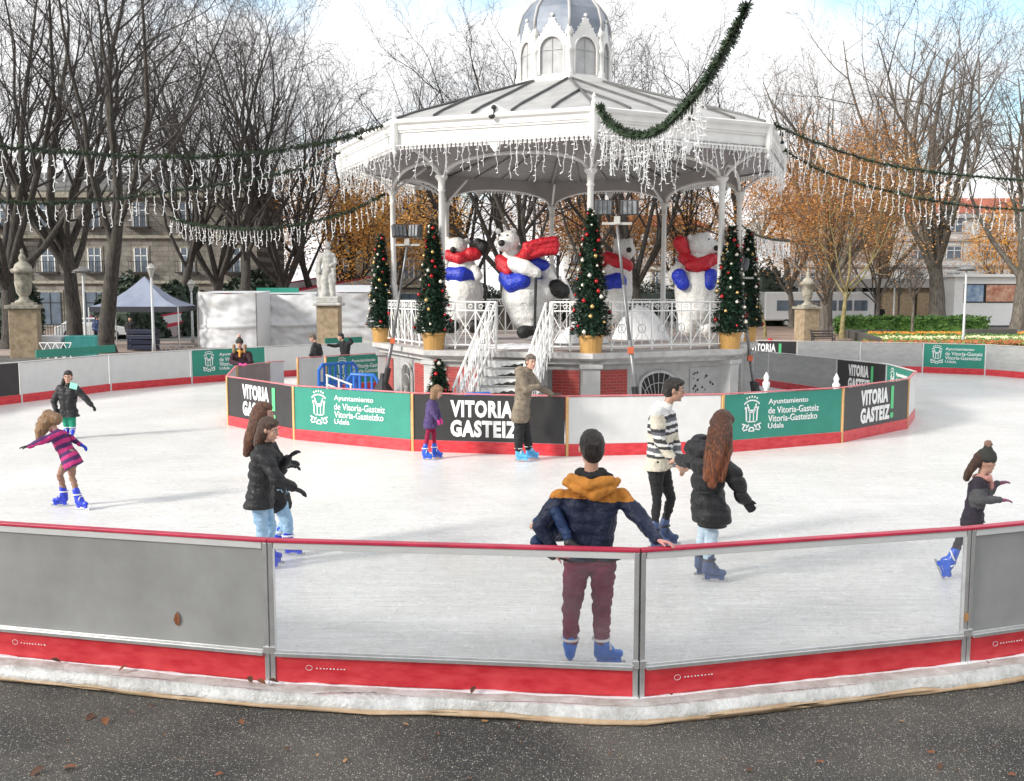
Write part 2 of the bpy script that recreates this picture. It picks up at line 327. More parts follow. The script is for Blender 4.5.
def ice_mat():
    m = bpy.data.materials.new('ice'); m.use_nodes = True; t = m.node_tree; p = t.nodes['Principled BSDF']
    p.inputs['Roughness'].default_value = .3; p.inputs['Specular IOR Level'].default_value = .4
    c = N(t, 'ShaderNodeTexCoord'); n = N(t, 'ShaderNodeTexNoise'); n.inputs['Scale'].default_value = .55; n.inputs['Detail'].default_value = 8; n.inputs['Roughness'].default_value = .65
    r = N(t, 'ShaderNodeValToRGB'); r.color_ramp.elements[0].position = .3; r.color_ramp.elements[1].position = .7
    r.color_ramp.elements[0].color = (.60, .585, .555, 1); r.color_ramp.elements[1].color = (.80, .79, .77, 1)
    t.links.new(c.outputs['Object'], n.inputs['Vector']); t.links.new(n.outputs[0], r.inputs[0])
    mu = None; col = r.outputs[0]; hs_ = []
    for k, (ang, sc, thr) in enumerate([(.3, (.35, 5, 1), .60), (-.5, (.3, 7, 1), .62), (1.1, (.4, 6, 1), .63), (.05, (1.5, 16, 1), .6)]):
        mpn = N(t, 'ShaderNodeMapping'); mpn.inputs['Rotation'].default_value = (0, 0, ang); mpn.inputs['Scale'].default_value = sc
        nn = N(t, 'ShaderNodeTexNoise'); nn.inputs['Scale'].default_value = 2; nn.inputs['Detail'].default_value = 7; nn.inputs['Distortion'].default_value = .8
        t.links.new(c.outputs['Object'], mpn.inputs[0]); t.links.new(mpn.outputs[0], nn.inputs['Vector'])
        mr = N(t, 'ShaderNodeMapRange'); mr.inputs[1].default_value = thr-.04; mr.inputs[2].default_value = thr+.04; mr.inputs[3].default_value = 0; mr.inputs[4].default_value = .35
        t.links.new(nn.outputs[0], mr.inputs[0])
        mm = N(t, 'ShaderNodeMixRGB'); t.links.new(mr.outputs[0], mm.inputs[0]); t.links.new(col, mm.inputs[1])
        mm.inputs[2].default_value = (.86, .87, .88, 1) if k != 2 else (.55, .55, .55, 1); col = mm.outputs[0]; hs_.append(nn.outputs[0])
    for k, (sc, st, ang) in enumerate([(.9, (1, 2.2, 1), .4), (1.3, (2.4, 1, 1), -.3), (.6, (1, 3.5, 1), 1.0), (2.2, (1, 1.6, 1), 0)]):
        mpn = N(t, 'ShaderNodeMapping'); mpn.inputs['Rotation'].default_value = (0, 0, ang); mpn.inputs['Scale'].default_value = st; mpn.inputs['Location'].default_value = (k*3.1, k, 0)
        nn = N(t, 'ShaderNodeTexNoise'); nn.inputs['Scale'].default_value = sc; nn.inputs['Detail'].default_value = 2.5; nn.inputs['Roughness'].default_value = .4
        t.links.new(c.outputs['Object'], mpn.inputs[0]); t.links.new(mpn.outputs[0], nn.inputs['Vector'])
        w1 = N(t, 'ShaderNodeMath'); w1.operation = 'MULTIPLY'; t.links.new(nn.outputs[0], w1.inputs[0]); w1.inputs[1].default_value = 14
        w2 = N(t, 'ShaderNodeMath'); w2.operation = 'FRACT'; t.links.new(w1.outputs[0], w2.inputs[0])
        w3 = N(t, 'ShaderNodeMath'); w3.operation = 'LESS_THAN'; t.links.new(w2.outputs[0], w3.inputs[0]); w3.inputs[1].default_value = .07
        w4 = N(t, 'ShaderNodeMath'); w4.operation = 'MULTIPLY'; t.links.new(w3.outputs[0], w4.inputs[0]); w4.inputs[1].default_value = .42
        mm = N(t, 'ShaderNodeMixRGB'); t.links.new(w4.outputs[0], mm.inputs[0]); t.links.new(col, mm.inputs[1]); mm.inputs[2].default_value = (.95, .95, .95, 1) if k % 2 else (.45, .45, .45, 1); col = mm.outputs[0]
    n3 = N(t, 'ShaderNodeTexNoise'); n3.inputs['Scale'].default_value = 9; n3.inputs['Detail'].default_value = 6; n3.inputs['Roughness'].default_value = .75; t.links.new(c.outputs['Object'], n3.inputs['Vector'])
    mr3 = N(t, 'ShaderNodeMapRange'); mr3.inputs[1].default_value = .35; mr3.inputs[2].default_value = .65; mr3.inputs[3].default_value = 0; mr3.inputs[4].default_value = .3; t.links.new(n3.outputs[0], mr3.inputs[0])
    mm = N(t, 'ShaderNodeMixRGB'); t.links.new(mr3.outputs[0], mm.inputs[0]); t.links.new(col, mm.inputs[1]); mm.inputs[2].default_value = (.46, .45, .43, 1); col = mm.outputs[0]
    t.links.new(col, p.inputs['Base Color'])
    ad = N(t, 'ShaderNodeMath'); ad.operation = 'ADD'; t.links.new(hs_[0], ad.inputs[0]); t.links.new(hs_[3], ad.inputs[1])
    b = N(t, 'ShaderNodeBump'); b.inputs['Strength'].default_value = .35; b.inputs['Distance'].default_value = .02; t.links.new(ad.outputs[0], b.inputs['Height']); t.links.new(b.outputs[0], p.inputs['Normal'])
    return m
M_ice = ice_mat()
icepoly = [(p.x, p.y) for p in outer][::-1]
g = MB(); g.prism(icepoly, GZ-.02, 0); struct(g.build('ice_rink_floor', M_ice))
# ------------------------------------------------------------------ rink panels
M_greyf = mat('grey far board', (.33, .33, .325), .5, col2=(.44, .44, .43), scale=5, stretch=(.5, 1, 2), bump=.1)
CREST_W = .42
def crest(mb, cx, cz, s, y, side):
    def q(x, z, w, h, a=0):
        d = -side; co, si = cos(a), sin(a); pts = [(-w/2, -h/2), (w/2, -h/2), (w/2, h/2), (-w/2, h/2)]
        pts = [(px*co-pz*si, px*si+pz*co) for px, pz in pts]
        f = [(cx+d*s*(x+px), y+side*.005, cz+s*(z+pz)) for px, pz in pts]; b = [(a_, y+side*.001, c_) for a_, _, c_ in f]
        mb.add(f+b, [(0, 1, 2, 3), (7, 6, 5, 4), (0, 4, 5, 1), (1, 5, 6, 2), (2, 6, 7, 3), (3, 7, 4, 0)])
    for i in range(5):   # crown pearls and band
        a = (i-2)*.32; q(.52*sin(a)*.9, .55+.42*cos(a)*.9-.02, .07, .09, -a)
    for i in range(9):
        a = (i-4)*.22; q(.50*sin(a), .40+.36*cos(a)-.02, .12, .06, -a)
    for sx in (-1, 1):
        q(sx*.22, .50, .06, .2, -sx*.4); q(sx*.30, .12, .07, .62, -sx*.06); q(sx*.36, .40, .06, .12); q(sx*.24, .42, .12, .06)
        q(sx*.16, .36, .06, .12); q(sx*.10, -.02, .05, .42); q(sx*.40, -.34, .26, .06, sx*.3); q(sx*.45, -.46, .07, .2, sx*.5); q(sx*.22, -.42, .07, .2, sx*.8)
        q(sx*.34, -.58, .24, .06, -sx*.2); q(sx*.12, -.56, .07, .16, sx*.5)
    q(0, .30, .42, .05); q(0, .2, .16, .05); q(0, -.22, .46, .05); q(0, -.48, .22, .06); q(0, -.64, .3, .05)
    for i in range(5): q((i-2)*.075, .22+(.04 if i in (1, 2, 3) else 0), .05, .05)
def panel(p0, p1, kind, label, style='outer', z0=0, group=None, text_side=-1, over=False):
    """p0->p1 runs left to right seen from outside-camera; local -Y is the face the writing reads from"""
    p0, p1 = Vector(p0), Vector(p1); d = p1-p0; Ln = d.length; rz = math.atan2(d.y, d.x)
    r = thing('rink_panel', label, 'rink panel', (p0.x, p0.y, z0), rz, group or 'panels of the rink barrier', local=True)
    s = text_side
    if style == 'outer':
        for x in (.022, Ln-.022):
            m = MB(); m.box((x, 0, .55), (.036, .05, 1.08)); m.box((x, -.032, .26), (.05, .012, .06)); m.build('post', M_alu, r, bevel=.004)
        m = MB(); m.box((Ln/2, 0, 1.105), (Ln-.004, .07, .022)); m.box((Ln/2, 0, 1.066), (Ln-.09, .05, .05), mi=1); m.build('top_rail', [M_redtop, M_board], r, bevel=.004)
        m = MB(); m.box((Ln/2, -.012, .235), (Ln-.09, .085, .03)); m.box((Ln/2, -.022, .258), (Ln-.09, .02, .016), mi=0); m.build('ledge', [M_alu], r, bevel=.004)
        m = MB(); m.box((Ln/2, 0, .11), (Ln-.085, .03, .218)); m.build('kick_board', M_red, r, bevel=.003)
    else:
        m = MB(); m.box((.022, 0, .545), (.05, .055, 1.09)); m.build('post', M_wood if style == 'inner' else M_board, r, bevel=.004)
        m = MB(); m.box((Ln/2, 0, 1.1), (Ln-.004, .06, .022)); m.build('top_rail', M_redin if style == 'inner' else M_board, r, bevel=.004)
        m = MB(); m.box((Ln/2+.02, 0, .11), (Ln-.06, .04, .218)); m.build('kick_board', M_red, r, bevel=.003)
    im = {'clear': M_clear, 'grey': M_greyb if style == 'outer' else M_greyf, 'white': M_board, 'green': M_green, 'black': M_black, 'dark': M_black, 'murky': M_murk}[kind]
    m = MB()
    if kind == 'clear': m.add([(.045, 0, .24), (Ln-.045, 0, .24), (Ln-.045, 0, 1.045), (.045, 0, 1.045)], [(0, 1, 2, 3)])
    else: m.box((Ln/2+.01, 0, .65), (Ln-.07, .016, .85))
    m.build('glazing' if kind in ('clear', 'murky') else 'board', im, r)
    yy = s*.010
    X = (lambda f: f*Ln) if s < 0 else (lambda f: (1-f)*Ln)
    if kind == 'black':
        m = MB()
        put_text(m, 'VITORIA', X(.26), X(.665), .665, .985, yy, s, .05); put_text(m, 'GASTEIZ', X(.26), X(.70), .30, .615, yy, s, .05)
        m.build('lettering', M_ltext, r)
        m = MB(); a, b = sorted((X(.712), X(.755))); m.box(((a+b)/2, yy+s*.004, .75), (b-a, .006, .48)); m.box(((a+b)/2, yy+s*.004, .37), (b-a, .006, .11)); m.build('exclamation_mark', M_lgreen, r)
        # the green mark is printed a little taller than the letters
    if kind == 'green':
        m = MB(); crest(m, X(.235), .64, .42, yy, s); m.build('emblem', M_ltext, r)
        m = MB(); wch = .125
        for i, tx in enumerate(['Ayuntamiento', 'de Vitoria-Gasteiz', 'Vitoria-Gasteizko', 'Udala']):
            zz = .86-i*.155; has = tx != 'xx'
            put_text(m, tx, X(.37), 0, zz-.03*(tx != 'Udala'), zz+.10, yy, s, .008, w=.165)
        m.build('lettering', M_ltext, r)
    return r
M_murk = mat('murky brownish glazing', (.22, .17, .16), .3, var=.2, scale=2)
# front, nearest the camera (outside faces the camera)
FR = [panel(P0, P1, 'grey', 'front grey frosted panel with brown leaf stuck on it, left of the clear ones'),
      panel(P1, P2, 'clear', 'clear front panel with the maroon trousered man standing behind it'),
      panel(P2, P3, 'clear', 'clear front panel right of the man, small white print at its red foot'),
      panel(P3, P4, 'grey', 'front grey frosted panel at the right edge in front of the running girl')]
# small white maker print at kick boards: ring and worn streaks
for r, xs in ((FR[0], (.5, 2.3)[:1]), (FR[1], (.3,)), (FR[2], (.3,)), (FR[3], (.3,))):
    for x in xs:
        m = MB(); m.tube([(x+.025*cos(a), -.0165, .13+.02*sin(a)) for a in [i*pi/6 for i in range(13)]], .0018, 4)
        for k in range(9): m.box((x+.06+k*.027+random.uniform(-.003, .003), -.0165, .128), (.012, .0015, .006+.005*random.random()))
        m.build('maker_mark', M_ltext, r)
# left flank out of frame and far side; walk so that inside face (towards camera) is local -Y when far
n0 = len(outer)
lv = 9     # index of first visible left post
spec = {lv-2: ('white', 'white outer panel just out of sight at the left edge'), lv-1: ('dark', 'plain black outer panel cut by the left edge of the photo'),
        lv: ('white', 'white far panel behind the teenager in green trousers'), lv+1: ('white', 'white far panel below the blue canopy tent'),
        lv+2: ('green', 'green crest banner panel behind the girl leaning in a woolly hat'), lv+3: ('white', 'white far panel behind the gap in the inner ring'),
        lv+4: ('white', 'white far panel behind the two dark coated people'),
        }
ri = lv+len(VIS_L)+5   # first VIS_R post
spec[ri-1] = ('white', 'far white panel behind the bandstand, next to the black banner')
spec[ri] = ('black', 'far black banner panel with the red hatted person leaning over it')
spec[ri+1] = ('grey', 'far grey panel beside the black banner, below the ochre pedestal')
spec[ri+2] = ('grey', 'far grey panel left of the green banner, below the hedge')
spec[ri+3] = ('green', 'far right green crest banner panel at the foot of the flower bed')
spec[ri+4] = ('grey', 'far grey panel right of the green banner, cut by the photo edge')
for i in range(lv, lv+5): spec.setdefault(i, ('white', ''))
for i in range(n0):
    a, b = outer[i], outer[(i+1) % n0]
    if i in spec and spec[i]:
        k, lab = spec[i]
    elif lv+4 < i < ri: k, lab = 'white', 'white far panel hidden behind the bandstand'
    else: continue
    if (b-a).length < .3: continue
    panel(a, b, k, lab, 'far')
# ------------------------------------------------------------------ inner ring
def ringpt(u, v): p = G(u, v, 1.1); return Vector((p.x, p.y, 0))
RC = Vector((1.333, 26.49, 0)); RR = 9.194
def rp(k): a = -.039+(k-3)*.318; return Vector((RC.x+RR*sin(a), RC.y-RR*cos(a), 0))
F = [rp(k) for k in range(7)]
BR = [ringpt(916, 371.5), ringpt(887, 363.7), ringpt(837, 358.6), ringpt(769, 352), ringpt(722, 348.5)]
panel(F[0], F[1], 'black', 'black VITORIA GASTEIZ panel half hidden by the long haired girl', 'inner')
panel(F[1], F[2], 'green', 'green crest panel of the inner ring between the black ones', 'inner')
panel(F[2], F[3], 'black', 'black VITORIA GASTEIZ panel the woman in beige leans on', 'inner')
panel(F[3], F[4], 'white', 'blank white inner panel behind the father and the striped jacket man', 'inner')
panel(F[4], F[5], 'green', 'green crest panel of the inner ring right of the long haired woman', 'inner')
panel(F[5], F[6], 'black', 'black VITORIA GASTEIZ panel at the right end of the inner ring front', 'inner')
panel(F[6], BR[0], 'white', 'narrow looking white panel seen edge on at the right bend of the inner ring', 'inner')
panel(BR[1], BR[0], 'green', 'small green crest panel seen from inside, right bend of the inner ring', 'far')
panel(BR[2], BR[1], 'black', 'black VITORIA GASTEIZ panel seen from inside the ring, back right', 'far')
panel(BR[3], BR[2], 'grey', 'long grey back panel of the inner ring left of the inside black one', 'far')
panel(BR[4], BR[3], 'grey', 'grey back panel of the inner ring beside the bandstand wall', 'far')
LL = [Vector((-7.0, 24.4, 0)), ringpt(270, 362), ringpt(282, 361.3)]
panel(LL[0], F[0], 'white', 'white panel seen edge on at the left bend of the inner ring', 'inner', text_side=1)
panel(LL[0], Vector((LL[1].x, LL[1].y, 0)), 'murky', 'murky brown panel under the arms of the girl in a woolly hat', 'inner')
panel(ringpt(265, 362.2)+Vector((.05, .1, 0)), ringpt(281.5, 361.3)+Vector((.05, .1, 0)), 'white', 'short white gate panel beside the opening of the inner ring', 'inner')
panel(ringpt(297, 358), ringpt(324, 356.3), 'white', 'short white panel right of the opening of the inner ring', 'inner')
panel(ringpt(325, 356.2), ringpt(392, 352), 'green', 'green panel behind the blue plastic barriers', 'inner')
g = MB(); g.sheet([(RC.x+(RR-.25)*.97*sin(2*pi*i/28), RC.y-(RR-.3)*.93*cos(2*pi*i/28)) for i in range(28)], .004)
struct(g.build('inner_ring_floor', mat('packed snow floor', (.50, .50, .50), .7, col2=(.74, .74, .75), scale=1.2, bump=.4)))
# white tarpaulin apron and plywood edge outside the front panels
def strip(name, mt, d0, d1, z0, z1, wob=.0, seg=10, th=0):
    pts = [Vector((-10.8, 11.6, 0)), Vector((-7.1, 8.75, 0)), P0, P1, P2, P3, P4, Vector((9.2, 10.4, 0)), Vector((12, 13, 0))]
    C = []
    for i in range(len(pts)-1):
        for k in range(seg): C.append(pts[i].lerp(pts[i+1], k/seg))
    # smooth chain
    C2 = []
    for i in range(len(C)):
        a = C[max(0, i-1)]; b = C[min(len(C)-1, i+1)]; t = (b-a).normalized(); nrm = Vector((t.y, -t.x, 0)); C2.append((C[i], nrm))
    m = MB(); rows = 6; vs = []
    for i, (p, nn) in enumerate(C2):
        for j in range(rows):
            f = j/(rows-1); d = d0+(d1-d0)*f+wob*noise.noise(Vector((i*.35, j*.2, 3)))*(1 if j == rows-1 or wob > 0 else 0)
            z = z0+(z1-z0)*(f**2)+.022*noise.noise(Vector((i*.5, j*.9, 7)))*(1 if wob else 0)+(.010*sin(f*pi) if wob else 0)
            vs.append((p+nn*d)+Vector((0, 0, z)))
    fs = [(i*rows+j, i*rows+j+1, (i+1)*rows+j+1, (i+1)*rows+j) for i in range(len(C2)-1) for j in range(rows-1)]
    m.add(vs, fs); o = m.build(name, mt, None, smooth=True)
    so = o.modifiers.new('s', 'SOLIDIFY'); so.thickness = th or .006; so.offset = -1
    return o
M_apron = mat('dirty apron', (.36, .33, .30), .7, col2=(.66, .65, .63), scale=5, bump=.5, bscale=20)
o = strip('apron_board', M_apron, .02, .18, .012, .0, .0); struct(o); o.name = 'apron'
M_plast = mat('wrinkled white plastic', (.38, .37, .35), .35, col2=(.74, .74, .73), scale=6, bump=1, bscale=22)
tag(recenter(strip('plastic_sheet', M_plast, .17, .255, .008, GZ+.02, .055)), 'wrinkled white plastic sheeting rolled along the foot of the front panels', 'plastic sheet')
M_ply = mat('plywood edge', (.42, .27, .15), .7, col2=(.62, .47, .32), scale=6, bump=.3)
tag(recenter(strip('plywood_edging', M_ply, .242, .268, GZ+.03, GZ+.018, .05, th=.02)), 'thin plywood edging board between white plastic and asphalt', 'edging board')
# snow powder heaped at kick boards (front)
m = MB()
for a, b in ((P0, P1), (P1, P2), (P2, P3), (P3, P4)):
    d = (b-a).normalized(); nn = Vector((d.y, -d.x, 0)); k = 46; vs = []
    for i in range(k+1):
        p = a.lerp(b, i/k); h = .006+.022*abs(noise.noise(Vector((p.x*3, p.y*3, 1)))); w2 = .02+.05*abs(noise.noise(Vector((p.x*2, p.y*2, 5))))
        vs += [p+nn*.016+Vector((0, 0, h)), p+nn*(.03+w2*.4)+Vector((0, 0, .014+h*.4)), p+nn*(.03+w2)+Vector((0, 0, .008))]
    m.add(vs, [(i*3+j, i*3+j+1, i*3+j+4, i*3+j+3) for i in range(k) for j in (0, 1)])
o = m.build('snow_powder', M_snow, smooth=True); o['kind'] = 'stuff'; o['label'] = 'powdery ice shavings along the red kick boards'; o['category'] = 'snow'
# ------------------------------------------------------------------ bandstand
KC = Vector((1.508, 26.483, 0)); TH = .05; KZ = 1.62
def kp(k, r, z=0): a = TH+k*pi/4; return Vector((KC.x+r*sin(a), KC.y-r*cos(a), z))
def octa(r, z): return [kp(k, r, z) for k in range(8)]
KS = thing('bandstand', 'cream octagonal bandstand with zinc roof and glazed cupola inside the rink', 'bandstand', KC)
def rings(m, prof, mi=0, cap0=False, cap1=False):
    vs = []; n = len(prof)
    for r, z in prof: vs += octa(r, z)
    m.add(vs, [(i*8+j, i*8+(j+1) % 8, (i+1)*8+(j+1) % 8, (i+1)*8+j) for i in range(n-1) for j in range(8)], mi)
    if cap1: m.add(octa(*prof[-1]), [tuple(range(8))], mi)
    return m
M_kgrey = mat('bandstand grey render', (.27, .265, .26), .75, col2=(.38, .375, .37), scale=3, bump=.35, bscale=10)
rings(MB(), [(4.98, -.05), (4.98, 1.36)]).build('base_wall', M_kgrey, KS)
rings(MB(), [(4.98, 1.34), (5.12, 1.36), (5.12, 1.42), (5.24, 1.46), (5.32, 1.5), (5.32, KZ), (0.01, KZ)]).build('cornice', mat('cornice stone', (.34, .33, .32), .7, col2=(.52, .51, .50), scale=4, bump=.3), KS)
M_kpil = mat('pilaster render', (.36, .355, .35), .7, col2=(.46, .455, .45), scale=3, bump=.25)
for k in range(8):
    a = TH+k*pi/4; p = kp(k, 4.98)
    m = MB(); m.box(p+Vector((0, 0, .66)), (.40, .34, 1.36), a); m.box(p+Vector((0, 0, 1.32)), (.5, .44, .1), a); m.build('pilaster', M_kpil, KS, bevel=.01)
def face_M(k):   # face between corner k and k+1: centre, tangent, outward normal
    a, b = kp(k, 1), kp(k+1, 1); a.z = b.z = 0; t = (b-a).normalized(); n = Vector((t.y, -t.x, 0)); return t, n
AP = cos(pi/8)
M_mortar = None
def facebox(k, s0, s1, z0, z1, off, th, name, m_, r=4.98, par=None):
    t, n = face_M(k); c = Vector((KC.x, KC.y, 0))+n*(r*AP+off)+t*((s0+s1)/2); c.z = (z0+z1)/2
    m = MB(); m.box(c, (abs(s1-s0), th, z1-z0), math.atan2(t.y, t.x)); return m.build(name, m_, par or KS)
def brickmat():
    m = bpy.data.materials.new('brick infill'); m.use_nodes = True; t = m.node_tree; p = t.nodes['Principled BSDF']; p.inputs['Roughness'].default_value = .7
    c = N(t, 'ShaderNodeTexCoord'); sx = N(t, 'ShaderNodeSeparateXYZ'); cx = N(t, 'ShaderNodeCombineXYZ'); b = N(t, 'ShaderNodeTexBrick')
    t.links.new(c.outputs['Object'], sx.inputs[0]); ad = N(t, 'ShaderNodeMath'); t.links.new(sx.outputs[0], ad.inputs[0]); t.links.new(sx.outputs[1], ad.inputs[1])
    t.links.new(ad.outputs[0], cx.inputs[0]); t.links.new(sx.outputs[2], cx.inputs[1]); t.links.new(cx.outputs[0], b.inputs['Vector'])
    b.inputs['Color1'].default_value = (.36, .035, .03, 1); b.inputs['Color2'].default_value = (.25, .03, .028, 1); b.inputs['Mortar'].default_value = (.30, .12, .10, 1)
    b.inputs['Scale'].default_value = 1; b.inputs['Brick Width'].default_value = .24; b.inputs['Row Height'].default_value = .07; b.inputs['Mortar Size'].default_value = .006
    t.links.new(b.outputs[0], p.inputs['Base Color']); return m
M_brk = brickmat()
hw = 4.98*sin(pi/8)   # half face
# face -1 (front left, with the stairs): brick either side;  face 0 (front right): brick, arch window, door
facebox(-1, -hw+.25, -.75, .1, 1.22, .0, .05, 'brick_panel', M_brk)
facebox(-1, 1.02, hw-.25, .1, 1.22, .0, .05, 'brick_panel', M_brk)
facebox(0, -hw+.25, -hw+.95, .1, 1.22, .0, .05, 'brick_panel', M_brk)
facebox(-2, -hw+.2, -hw+.75, .1, 1.22, .0, .05, 'brick_panel', M_brk)
facebox(-2, .55, hw-.2, .1, 1.22, .0, .05, 'brick_panel', M_brk)
door = facebox(0, .78, 1.52, .06, 1.2, .0, .05, 'door', mat('grey door', (.30, .30, .30), .6, var=.15))
t, n = face_M(0)
m = MB(); random.seed(3)
for i in range(34):   # pierced scroll work on the door
    s_ = random.uniform(.86, 1.44); z = random.choice([random.uniform(.85, 1.12), random.uniform(.12, .25), random.uniform(.4, .85)])
    c = Vector((KC.x, KC.y, 0))+n*(4.98*AP+.03)+t*s_; c.z = z; m.box(c, (random.uniform(.02, .06), .01, random.uniform(.02, .06)), math.atan2(t.y, t.x), M=Matrix.Rotation(math.atan2(t.y, t.x), 3, 'Z')@Matrix.Rotation(random.random(), 3, 'Y'))
m.build('scroll_work', M_dark, door)
def arch_win(k, s, w_, z0, zt):
    t, n = face_M(k); C0 = Vector((KC.x, KC.y, 0))+n*(4.98*AP)+t*s
    P = lambda x, z, o: C0+t*x+n*o+Vector((0, 0, z))
    arc = [(-w_/2*cos(a), zt-.32+.32*sin(a)) for a in [i*pi/14 for i in range(15)]]
    pts = [(-w_/2, z0)]+arc+[(w_/2, z0)]
    m = MB(); m.add([P(x, z, .012) for x, z in pts], [tuple(range(len(pts)-1, -1, -1))]); o = m.build('window', M_dark, KS)
    m = MB(); m.tube([P(x, z, .04) for x, z in pts], .035, 6); m.build('frame', M_kpil, o)
    m = MB()
    for i in range(9):
        a = pi*(i+.5)/9; m.tube([P(0, z0, .05), P(-w_/2*cos(a)*.97, zt-.32+.32*sin(a), .05)], .009, 4)
    for f in (.45, .75): m.tube([P(x*f, z0+(z-z0)*f, .055) for x, z in pts], .009, 4)
    m.build('grille', M_statue, o)
arch_win(0, -.12, 1.0, .1, 1.14); arch_win(-2, 0, .8, .1, 1.16); arch_win(1, 0, .9, .1, 1.16)
# floor snow, columns
m = MB(); m.lathe([(4.7, KZ+.004), (4.6, KZ+.03), (0.01, KZ+.03)], KC, 24, a0=TH+pi/8); m.build('floor', mat('bandstand floor', (.24, .17, .15), .7, col2=(.5, .48, .47), scale=1.2), KS)
ZC = 5.66
for k in range(8):
    p = kp(k, 4.712)
    m = MB(); m.lathe([(.15, KZ), (.15, KZ+.12), (.10, KZ+.2), (.085, KZ+.3), (.082, KZ+1.1), (.1, KZ+1.13), (.078, KZ+1.18), (.07, ZC-.35), (.10, ZC-.32), (.075, ZC-.28), (.085, ZC-.1), (.15, ZC-.02), (.15, ZC+.03)], p, 12)
    m.build('column', M_kiosk, KS, smooth=True)
    m = MB()   # brace from column head out to the eave and inwards
    a = TH+k*pi/4; o_ = Vector((sin(a), -cos(a), 0)); 
    pts = []
    for i in range(7):
        f = i/6; pts.append(p+o_*(1.15*f**1.5)+Vector((0, 0, ZC-.28+.92*(f**.6)-p.z)))
    m.tube(pts, .04, 5); m.tube([p+Vector((0, 0, ZC-.02)), p-o_*.9+Vector((0, 0, ZC+.62))], .035, 5); m.build('bracket', M_kiosk, KS)
# spandrel arches between columns
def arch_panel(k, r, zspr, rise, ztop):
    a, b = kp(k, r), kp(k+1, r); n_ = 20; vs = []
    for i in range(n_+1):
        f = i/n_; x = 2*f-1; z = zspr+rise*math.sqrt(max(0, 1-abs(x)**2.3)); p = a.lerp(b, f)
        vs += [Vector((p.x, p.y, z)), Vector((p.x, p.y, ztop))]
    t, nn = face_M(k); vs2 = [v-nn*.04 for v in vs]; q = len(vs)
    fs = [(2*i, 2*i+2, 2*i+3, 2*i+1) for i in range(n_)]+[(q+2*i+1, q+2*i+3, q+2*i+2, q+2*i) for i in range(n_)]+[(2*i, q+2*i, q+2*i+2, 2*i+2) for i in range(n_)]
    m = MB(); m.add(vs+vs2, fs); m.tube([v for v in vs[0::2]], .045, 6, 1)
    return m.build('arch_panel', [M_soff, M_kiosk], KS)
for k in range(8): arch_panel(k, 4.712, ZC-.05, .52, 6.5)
# soffit boards between the arches and the eave (real boards with gaps)
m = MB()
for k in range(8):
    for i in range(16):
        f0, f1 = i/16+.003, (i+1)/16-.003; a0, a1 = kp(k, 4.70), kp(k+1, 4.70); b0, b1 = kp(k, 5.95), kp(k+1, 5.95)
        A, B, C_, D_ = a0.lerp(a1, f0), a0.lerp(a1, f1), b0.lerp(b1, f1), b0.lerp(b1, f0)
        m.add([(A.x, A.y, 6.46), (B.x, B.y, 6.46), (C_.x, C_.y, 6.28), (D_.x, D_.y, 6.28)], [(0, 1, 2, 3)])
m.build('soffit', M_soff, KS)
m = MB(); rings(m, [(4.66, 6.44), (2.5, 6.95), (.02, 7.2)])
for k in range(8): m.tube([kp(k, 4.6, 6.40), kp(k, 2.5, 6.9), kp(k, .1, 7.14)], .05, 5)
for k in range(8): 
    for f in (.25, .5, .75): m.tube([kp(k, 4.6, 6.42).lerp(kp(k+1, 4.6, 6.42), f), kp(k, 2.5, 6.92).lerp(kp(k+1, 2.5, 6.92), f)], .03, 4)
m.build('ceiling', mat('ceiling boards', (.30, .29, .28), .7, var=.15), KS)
# fascia mouldings
KC.x -= .11
m = MB(); rings(m, [(5.86, 6.26), (5.95, 6.26), (5.95, 6.50), (5.99, 6.51), (5.99, 6.55), (6.02, 6.56), (6.02, 6.66), (6.09, 6.70), (6.12, 6.76), (6.10, 6.785), (5.7, 6.80)])
m.build('fascia', M_kiosk, KS)
m = MB()
for k in range(8):
    for i in range(44):
        p = kp(k, 5.955).lerp(kp(k+1, 5.955), (i+.5)/44); t, nn = face_M(k); m.box(p+Vector((0, 0, 6.20)), (.06, .03, .12), math.atan2(t.y, t.x))
m.build('dentil_trim', M_kiosk, KS)
for k in range(8):
    m = MB(); p = kp(k, 6.0); m.lathe([(.01, 5.98), (.05, 6.06), (.03, 6.12), (.07, 6.2), (.09, 6.3), (.09, 6.7), (.05, 6.82), (.06, 6.88), (.03, 6.96), (.045, 7.0), (.01, 7.08)], p, 8); m.build('corner_finial', M_kiosk, KS)
    t, nn = face_M(k); c = kp(k, 6.0).lerp(kp(k+1, 6.0), .52)
    P = lambda x, z, o: c+t*x+nn*o+Vector((0, 0, z))
    m = MB()
    for o0, o1 in ((.02, .06),):
        v = [P(-.42, 6.76, o0), P(.42, 6.76, o0), P(.0, 6.99, o0), P(-.42, 6.76, o1), P(.42, 6.76, o1), P(.0, 6.99, o1)]
        m.add(v, [(2, 1, 0), (3, 4, 5), (0, 1, 4, 3), (1, 2, 5, 4), (2, 0, 3, 5)])
    m.build('pediment', M_kiosk, KS)
    m = MB(); m.ell(P(.02, 6.90, .10), .06, n=8); m.tube([P(.02, 6.9, .05), P(.02, 6.72, .11)], .02, 5); m.ell(P(-.02, 6.70, .12), (.07, .05, .05), n=8); m.build('spotlight', M_blk, KS)
    m = MB(); v = [P(-.12, 6.26, -.03), P(.12, 6.26, -.03), P(.10, 6.10, -.03), P(0, 5.98, -.03), P(-.10, 6.10, -.03)]; v2 = [q+nn*.03 for q in v]
    m.add(v+v2, [(4, 3, 2, 1, 0), (5, 6, 7, 8, 9)]+[(i, (i+1) % 5, 5+(i+1) % 5, 5+i) for i in range(5)]); m.build('pendant', M_kiosk, KS)
